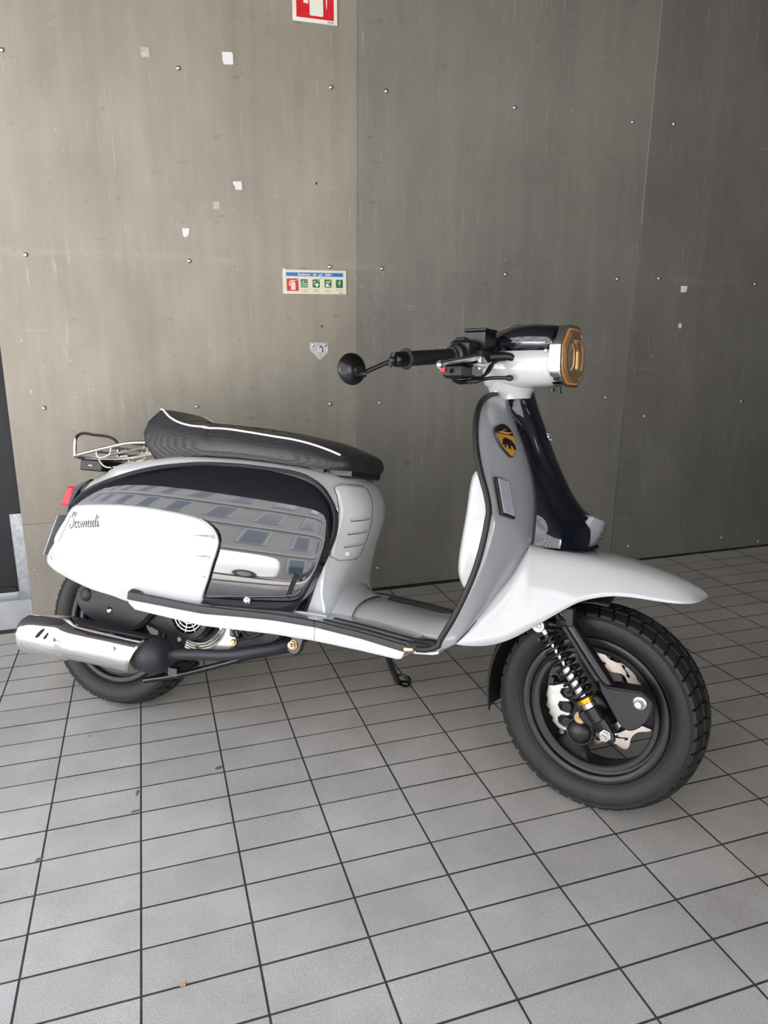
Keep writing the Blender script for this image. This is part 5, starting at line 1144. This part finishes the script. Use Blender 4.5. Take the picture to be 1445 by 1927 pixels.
# caliper
cal = MB(); outl = [(-.118, .018), (-.105, .020), (-.096, .024), (-.082, .030), (-.072, .028), (-.068, .022), (-.076, .020), (-.086, .016), (-.088, .006), (-.080, -.002), (-.068, -.004), (-.064, -.010), (-.074, -.012), (-.088, -.015), (-.092, -.024), (-.086, -.034), (-.074, -.036), (-.064, -.034), (-.060, -.039), (-.068, -.044), (-.083, -.046), (-.090, -.054), (-.088, -.066), (-.074, -.071), (-.064, -.069), (-.060, -.074), (-.070, -.080), (-.086, -.080), (-.105, -.066), (-.103, -.058), (-.114, -.050), (-.112, -.040), (-.121, -.034), (-.119, -.014), (-.123, -.008)]
cal.prism(outl, .004, -.008, XZ, .0015); calo = fp(cal, 'brake_caliper', 'alu', angle=30)
mb = MB(); mb.prism([(-.112, .03), (-.05, .03), (-.045, -.085), (-.09, -.085), (-.118, -.04)], .050, .004, XZ, .006); fp(mb, 'caliper_body', 'satin', calo)
for x, z in ((-.071, .010), (-.072, -.025), (-.070, -.060)):
    mb = MB(); mb.cyl((x, .006, z), (x, -.006, z), .0125, 18, ch=.002); fp(mb, 'piston', 'matte', calo)
mb = MB(); mb.lathe([(.002, -.002), (.004, 0), (.006, 0), (.006, -.010)], (-.080, -.006, -.086), (0, -1, 0), 14); fp(mb, 'caliper_pin', 'alu', calo)
mb = MB(); mb.lathe([(.002, -.002), (.004, 0), (.0075, 0), (.0075, -.012)], (-.092, -.006, .046), (0, -1, 0), 14); fp(mb, 'caliper_pin', 'satin', calo)
mb = MB(); mb.tube(cr([(-.118, .02, .030), (-.104, .01, .034), (-.085, .005, .045), (-.07, .02, .075), (-.075, .03, .14), (-.09, .02, .24)], 24), .004, 8); fp(mb, 'brake_hose', 'plastic')
# fork
for s in (-1, 1):
    mb = MB(); P = [(-.180, s*.088, .375), (-.0632, s*.100, .221), (.0334, s*.100, .1014), (.052, s*.100, .078)]
    mb.tube(P, [.0150, .0150, .0150, .0145], 16); fk = fp(mb, 'fork_tube', 'satin')
    mb = MB(); mb.tube([(-.0900, s*.1165, .2440), (-.075, s*.1170, .226), (.022, s*.1170, .1035), (.0300, s*.1165, .0960)], [.0050, .0050, .0050, .0062], 8); fp(mb, 'fork_rib', 'muffler', fk)
    poly_ = [(p.x, p.z) for p in Q('brk')]
    mb = MB(); mb.prism([tuple(p) for p in cr(poly_, 50, True)], s*.092, s*.116, XZ, .003); fp(mb, 'pivot_bracket', 'cast', fk, angle=30)
    mb = MB(); mb.prism([(.02, .107), (.048, .0895), (.118, .095), (.135, .084), (.137, .078), (.118, .0885), (.050, .083), (.026, .098)], s*.080, s*.119, XZ, .002); fp(mb, 'bracket_flange', 'satin', fk, smooth=False)
    mb = MB(); mb.lathe([(.001, .014), (.0072, .014), (.0078, .012), (.0078, .005), (.0115, .005), (.0125, .002), (.0125, 0)], (.1165, s*.116, .0690), (0, s, 0), 6); fp(mb, 'pivot_bolt', 'zinc', fk, smooth=False)
    mb = MB(); mb.lathe([(.0125, 0), (.0135, .003), (.0105, .005)], (.1165, s*.116, .0690), (0, s, 0), 24); fp(mb, 'pivot_washer', 'zinc', fk)
    # trailing link to the axle
    mb = MB(); mb.prism([tuple(p) for p in cr([(.128, .080), (.10, .082), (.05, .02), (.0, .018), (-.018, 0), (.0, -.018), (.05, -.024), (.075, -.015), (.132, .055)], 40, True)], s*.066, s*.088, XZ, .004); fp(mb, 'trailing_link', 'satin', fk, angle=30)
    # shock absorber
    A = Vector((-.0966, s*.128, .1917)); Bv = Vector((.0575, s*.122, -.0107)); ax = (Bv-A); Ls = ax.length; dv = ax.normalized(); at_ = lambda t: A+ax*t
    sh = MB(); sh.cyl(at_(.38), at_(.72), .0125, 24, ch=.002); sho = fp(sh, 'shock_absorber', 'chrome')
    mb = MB(); mb.cyl(at_(.06), at_(.42), .0050, 14); fp(mb, 'shock_rod', 'chrome', sho)
    mb = MB(); mb.cyl(at_(.09), at_(.17), .0085, 16, ch=.001); fp(mb, 'upper_collar', 'satin', sho)
    mb = MB(); u = dv.orthogonal().normalized(); w = dv.cross(u); NT = 10.5; pts = []
    for k in range(int(NT*16)+1):
        f = k/(NT*16); t = .10+.575*(f**1.18); rr2 = .0200+.0040*min(1, f*2); a = 2*PI*NT*f; pts.append(at_(t)+u*rr2*math.cos(a)+w*rr2*math.sin(a))
    mb.tube(pts, .0033, 7); fp(mb, 'coil_spring', 'satin', sho)
    mb = MB(); mb.lathe([(.014, 0), (.0205, .001), (.0205, .003), (.0175, .004), (.0175, .006), (.0205, .007), (.0205, .009), (.014, .010)], at_(.672), dv, 28); fp(mb, 'preload_ring', 'gold', sho)
    mb = MB(); mb.cyl(at_(.655), at_(.675), .0225, 24, ch=.002); fp(mb, 'spring_seat', 'satin', sho)
    mb = MB(); mb.cyl(at_(.71), at_(.765), .0155, 24, ch=.002); fp(mb, 'shock_neck', 'steel', sho)
    mb = MB(); mb.cyl(at_(.76), at_(.885), .0165, 24, ch=.002); fp(mb, 'shock_sleeve', 'satin', sho)
    mb = MB(); rg = []
    for t, wx, wy in ((.86, .0165, .012), (.92, .017, .010), (.985, .0155, .009), (1.04, .0145, .009), (1.075, .008, .008)):
        c_ = at_(t); v_ = Vector((dv.z, 0, -dv.x)).normalized(); rg.append([c_+v_*wx*math.cos(2*PI*k/14)+Vector((0, 1, 0))*wy*math.sin(2*PI*k/14) for k in range(14)])
    mb.loft(rg, True, True, True); fp(mb, 'shock_clevis', 'satin', sho)
    mb = MB(); mb.lathe([(.0050, .014), (.0135, .014), (.0145, .012), (.0145, -.012), (.0135, -.014), (.0050, -.014)], A, (0, s, 0), 28); mb.cyl(at_(.05), at_(.11), .0075, 14); fp(mb, 'shock_eye', 'disc', sho)
    mb = MB(); mb.lathe([(.0025, .0145), (.0040, .0165), (.0072, .0165), (.0085, .0145), (.0085, .012)], A, (0, s, 0), 20); fp(mb, 'eye_bolt', 'steel', sho)
    mb = MB(); mb.cyl(A+Vector((0, -s*.012, 0)), A+Vector((.04, -s*.045, -.004)), .012, 16); fp(mb, 'shock_mount', 'satin', fk)
    mb = MB(); mb.lathe([(.001, .016), (.0062, .016), (.0068, .014), (.0068, .008), (.0105, .008), (.0105, .003), (.0125, .0025), (.0125, 0)], Bv+Vector((0, s*.009, 0)), (0, s, 0), 6); fp(mb, 'lower_bolt', 'steel', sho, smooth=False)
mb = MB(); mb.tube([(-.165, -.10, .350), (-.175, 0, .375), (-.165, .10, .350)], .018, 14); mb.tube([(-.175, 0, .375), (-.30, 0, .67)], .020, 14); fp(mb, 'fork_crown', 'satin')
mb = MB(); mb.cyl((-.058, -.126, .205), (-.040, -.105, .20), .010, 14); mb.box((-.052, -.122, .196), (-.030, -.106, .236), .003); fp(mb, 'shock_bracket', 'cast')
mb = MB(); mb.lathe([(.001, .008), (.0055, .008), (.0062, .006), (.0062, .002), (.0105, .002), (.0105, 0)], (-.0225, -.052, -.0200), (0, -1, 0), 6); mb.lathe([(.011, 0), (.014, .003), (.011, .005)], (-.0225, -.055, -.0200), (0, -1, 0), 24); fp(mb, 'caliper_bolt', 'brass', smooth=False)
mb = MB(); mb.cyl((0, -.075, 0), (0, .075, 0), .010, 16); fp(mb, 'axle', 'steel')
mb = MB(); mb.prism([(.060, -.012), (.072, -.006), (.086, .016), (.080, .022), (.058, .0)], -.098, -.104, XZ, .001); fp(mb, 'link_plate', 'steel', smooth=False)
mb = MB(); rws = []
for i in range(22):
    a = math.radians(84+i*5.2); r = .262; rws.append([((r-(abs(y)/.062)**2*.018)*math.cos(a), y, (r-(abs(y)/.062)**2*.018)*math.sin(a)) for y in (-.068, -.062, -.045, -.02, 0, .02, .045, .062, .068)])
mb.loft(rws, False); fp(mb, 'wheel_hugger', 'matte', solid=.004)
# ---------------------------------------------------------------- headset, handlebar
ZS = .7668; CY = .004
def hs_ring(x, hw, zt, zb, n=40, e=3.4, sl=0.0):
    out = []
    for k in range(n):
        a = 2*PI*k/n; ca, sa = math.cos(a), math.sin(a); y = hw*math.copysign(abs(ca)**(2/e), ca); z = (zt-ZS if sa > 0 else ZS-zb)*math.copysign(abs(sa)**(2/e), sa)
        out.append(Vector((x+sl*z, CY+y, ZS+z)))
    return out
SECT = [(-.132, .0690, .8185, .6985), (-.150, .0710, .8225, .6940), (-.180, .0735, .8265, .6915), (-.215, .0740, .8260, .6900), (-.245, .0710, .8225, .6895), (-.268, .0640, .8170, .6890), (-.288, .0560, .8110, .6830), (-.306, .0450, .8040, .6890), (-.316, .0180, .79, .70)]
n = 40; up = [hs_ring(*q)[0:n//2+1] for q in SECT]; dn = [hs_ring(*q)[n//2:]+[hs_ring(*q)[0]] for q in SECT]
mb = MB(); mb.loft(dn, False); hs = fp(mb, 'headset', 'white', angle=50, solid=.003, label='white headset lower half')
mb = MB(); mb.loft([[p+Vector((0, (p.y-CY)*.012, .0012)) for p in r] for r in up], False); hst = fp(mb, 'headset_top', 'black', angle=50, solid=.003, label='glossy black headset top')
mb = MB(); rg = []
for q in cr([(-.246, .735, .070), (-.248, .712, .068), (-.251, .697, .061), (-.254, .686, .0545), (-.257, .676, .050), (-.259, .662, .048)], 14):
    rg.append([(q[0]+q[2]*math.cos(2*PI*k/32), .008+q[2]*.92*math.sin(2*PI*k/32), q[1]+.10*q[2]*math.cos(2*PI*k/32)) for k in range(32)])
mb.loft(rg, True, True, True); fp(mb, 'headset_neck', 'white', hs, angle=60)
mb = MB(); mb.lathe([(.001, .004), (.003, .0036), (.0045, 0)], (-.1440, -.0700, .7655), (0, -1, 0), 12); fp(mb, 'screw', 'steel', hs)
# chrome bezel, lamp
def oct_(hw, zt, zb, cyy=CY, r=.13):
    zc = (zt+zb)/2; hz = (zt-zb)/2
    P = [(hw, .34*hz), (hw*.50, hz), (-hw*.50, hz), (-hw, .34*hz), (-hw*.94, -.56*hz), (-hw*.50, -hz), (hw*.50, -hz), (hw*.94, -.56*hz)]
    out = []; n = len(P)
    for i in range(n):
        a, b, c = Vector(P[i-1]), Vector(P[i]), Vector(P[(i+1) % n]); p0 = b.lerp(a, r*1.6); p2 = b.lerp(c, r*1.6)
        for k in range(7):
            t = k/6; q = p0*(1-t)**2+b*2*t*(1-t)+p2*t*t; out.append((cyy+q.x, zc+q.y))
    return out
def rgx(x, o, tilt=.0): return [(x+tilt*(z-.76), y, z) for y, z in o]
mb = MB(); o1 = oct_(.0735, .8245, .6915); o2 = oct_(.0725, .8235, .6925); o3 = oct_(.0670, .8185, .6960); o4 = oct_(.0655, .817, .6975)
mb.loft([rgx(-.137, o1), rgx(-.117, o1), rgx(-.1135, o2), rgx(-.1125, o3), rgx(-.118, o4)], True); bez = fp(mb, 'headlamp_bezel', 'chrome', angle=45)
ln = MB(); L1 = [rgx(x, oct_(h_, a, b)) for x, h_, a, b in ((-.124, .0655, .8170, .6975), (-.1120, .0650, .8165, .6980), (-.1095, .0605, .8120, .7025), (-.1075, .0380, .7890, .7230), (-.1070, .018, .770, .742))]
ln.loft(L1[2:], True, False, True); lens = fp(ln, 'headlamp_lens', 'lampglass', bez, angle=60, solid=.002)
mb = MB(); mb.loft(L1[:3], True); fp(mb, 'lens_rim', 'lampedge', bez, solid=.002)
mb = MB(); mb.loft([rgx(x, oct_(h_, a, b)) for x, h_, a, b in ((-.1120, .0610, .8130, .7015), (-.126, .0540, .806, .709), (-.140, .040, .790, .724), (-.146, .018, .77, .744))], True, False, True); fp(mb, 'reflector', 'chrome', bez)
mb = MB(); mb.tube([(-.124, CY, .796), (-.113, CY, .775), (-.113, CY, .738), (-.124, CY, .718)], .0058, 10); fp(mb, 'bulb_shield', 'steel', bez)
for k in range(6):
    mb = MB(); y = CY+.012+k*.0072; h_ = .042-.003*k; mb.tube([(-.1080, y, .757-h_), (-.1076, y, .757), (-.1080, y, .757+h_)], .0006, 5); fp(mb, 'lens_flute', 'lampedge', bez)
mb = MB(); mb.cyl((-.150, -.012, .690), (-.150, -.012, .682), .006, 12); mb.cyl((-.135, -.010, .690), (-.133, -.010, .678), .0045, 10); fp(mb, 'adjuster_screw', 'satin', hs)
# instrument
mb = MB(); mb.lathe([(.001, .010), (.026, .010), (.030, .006), (.031, -.012)], (-.268, CY+.012, .815), (-.45, 0, .9), 28); fp(mb, 'speedometer', 'chrome', hst)
# bar
mb = MB(); mb.tube(cr([(-.262, -.045, .772), (-.281, -.11, .7615), (-.298, -.165, .752), (-.314, -.22, .7445), (-.335, -.32, .7325), (-.3395, -.345, .7295)], 30), .0105, 14); hb = fp(mb, 'handlebar', 'satin')
def barp(y): return Vector((interp(-y, [.045, .11, .165, .22, .32, .36], [-.262, -.281, -.298, -.314, -.335, -.343]), y, interp(-y, [.045, .11, .165, .22, .32, .36], [.772, .7615, .752, .7445, .7325, .7275])))
bd_ = (barp(-.32)-barp(-.20)).normalized()
grs = [barp(-.190-.126*k/30) for k in range(31)]
mb = MB(); mb.tube(grs, [.0150+.0004*math.sin(k*1.4) for k in range(31)], 18)
grip = fp(mb, 'throttle_grip', 'rubber', hb)
for y, r1 in ((-.317, .0205), (-.190, .0190)):
    mb = MB(); mb.lathe([(.0145, -.003), (r1, -.002), (r1+.0008, 0), (r1, .002), (.0145, .003)], barp(y), bd_, 26); fp(mb, 'grip_flange', 'edge', grip)
mb = MB(); mb.lathe([(.0145, 0), (.0240, .006), (.0265, .014), (.024, .020)], barp(-.186), -bd_, 26); fp(mb, 'throttle_collar', 'plastic', hb)
c_ = barp(-.155); mb = MB(); mb.box((c_.x-.026, -.172, c_.z-.026), (c_.x+.022, -.132, c_.z+.030), .008); mb.box((c_.x-.020, -.160, c_.z+.028), (c_.x+.004, -.140, c_.z+.036), .003); sw = fp(mb, 'switch_housing', 'plastic', hb)
mb = MB(); mb.box((c_.x-.026, -.196, c_.z-.052), (c_.x+.020, -.150, c_.z-.022), .006); fp(mb, 'lower_switch', 'plastic', hb)
mb = MB(); mb.box((c_.x-.029, -.1995, c_.z-.0400), (c_.x-.018, -.1945, c_.z-.0270), .002); fp(mb, 'stop_button', 'redspot', hb)
c2_ = barp(-.095); mb = MB(); mb.box((-.312, -.122, .7630), (-.262, -.070, .8070), .004); mcy = fp(mb, 'brake_reservoir', 'satin', hb)
mb = MB(); mb.box((-.314, -.124, .805), (-.260, -.068, .812), .002); fp(mb, 'reservoir_lid', 'plastic', mcy)
mb = MB(); mb.box((-.312, -.140, .7400), (-.258, -.085, .7690), .007); mb.cyl((-.27, -.10, .752), (-.235, -.075, .755), .010, 14); mb.tube(cr([(-.25, -.085, .757), (-.228, -.072, .7545), (-.221, -.066, .752)], 8), .0085, 10); fp(mb, 'master_cylinder', 'plastic', mcy)
lv = [Vector(p) for p in D['lever']]; lv = cr([lv[0], lv[1], lv[2], lv[3], lv[4], lv[4]+Vector((.004, .014, -.010))], 24)
mb = MB(); mb.tube(lv, [.0062, .0064, .0056]+[.0040+.0001*k for k in range(21)], 10, flat=1.3); mb.sphere(tuple(lv[0]), .0078, 12); lev = fp(mb, 'brake_lever', 'alu', hb)
mb = MB(); mb.box((-.268, -.158, .725), (-.252, -.128, .738), .004); mb.cyl((-.258, -.150, .722), (-.258, -.150, .748), .005, 12); fp(mb, 'lever_pivot', 'steel', lev)
for key, r in (('cable1', .0042), ('cable2', .0034)):
    mb = MB(); mb.tube(cr(Q(key), 40), r, 8); cb = fp(mb, 'cable', 'plastic', hb)
q = Q('cable1')[-1]; mb = MB(); mb.sphere((q.x, q.y, q.z), .0072, 12, sc=(1.3, .8, 1)); fp(mb, 'cable_grommet', 'plastic', hs)
q = Q('cable1')[3]; mb = MB(); mb.cyl((q.x-.012, q.y, q.z), (q.x+.026, q.y+.02, q.z+.004), .0052, 10); fp(mb, 'cable_adjuster', 'plastic', hb)
mb = MB(); mb.tube(cr([(-.300, -.15, .735), (-.290, -.13, .712), (-.272, -.11, .708), (-.262, -.09, .735), (-.250, -.075, .748)], 24), .003, 8); fp(mb, 'cable', 'plastic', hb)
# left bar (far side, mostly hidden)
mb = MB(); mb.tube(cr([(-.262, .045, .772), (-.281, .11, .7615), (-.314, .22, .7445), (-.335, .32, .7325)], 24), .0105, 12); hbl = fp(mb, 'handlebar', 'satin')
mb = MB(); mb.tube([(-.308, .20, .747), (-.335, .32, .7325)], .0155, 14); fp(mb, 'grip', 'rubber', hbl)
mb = MB(); mb.box((-.318, .135, .726), (-.276, .175, .782), .008); fp(mb, 'switch_housing', 'plastic', hbl)
# bar-end mirror
e0 = barp(-.320); e1 = barp(-.352); mb = MB(); mb.lathe([(.0150, 0), (.0155, .004), (.0150, .022), (.0135, .028), (.010, .031), (.001, .031)], e0, (e1-e0), 22); clm = fp(mb, 'mirror_clamp', 'satin', hb)
s0 = Vector((-.3400, -.3555, .7275)); s1_ = Vector((-.3794, -.392, .7025)); mb = MB(); mb.sphere(tuple(s0), .0088, 12); mb.cyl((s0.x-.004, s0.y-.004, s0.z-.012), (s0.x+.002, s0.y+.002, s0.z+.014), .0055, 12); fp(mb, 'mirror_joint', 'satin', clm)
mb = MB(); mb.tube([s0, s1_], .0046, 12); fp(mb, 'mirror_stalk', 'satin', clm)
nrm = Vector((.94, -.34, .06)).normalized(); mc_ = Vector((-.4020, -.402, .7085))
mb = MB(); mb.lathe([(.001, .012), (.010, .0115), (.019, .009), (.027, .0045), (.0305, .001), (.0315, -.002), (.0305, -.006), (.001, -.006)], mc_, nrm, 40); mir_o = fp(mb, 'mirror_shell', 'satin', clm, angle=50)
mb = MB(); mb.lathe([(.001, -.0075), (.0298, -.0075), (.0298, -.0055)], mc_, nrm, 40); fp(mb, 'mirror_glass', 'chrome', clm)
b_ = mc_+nrm*.011+Vector((0, 0, -.004)); mb = MB(); mb.cyl(b_-nrm*.004, b_+nrm*.014, .0085, 14, ch=.001); mb.cyl(b_+nrm*.008+Vector((-.008, 0, -.005)), s1_+Vector((.004, 0, -.003)), .0065, 12); fp(mb, 'mirror_boss', 'plastic', clm)
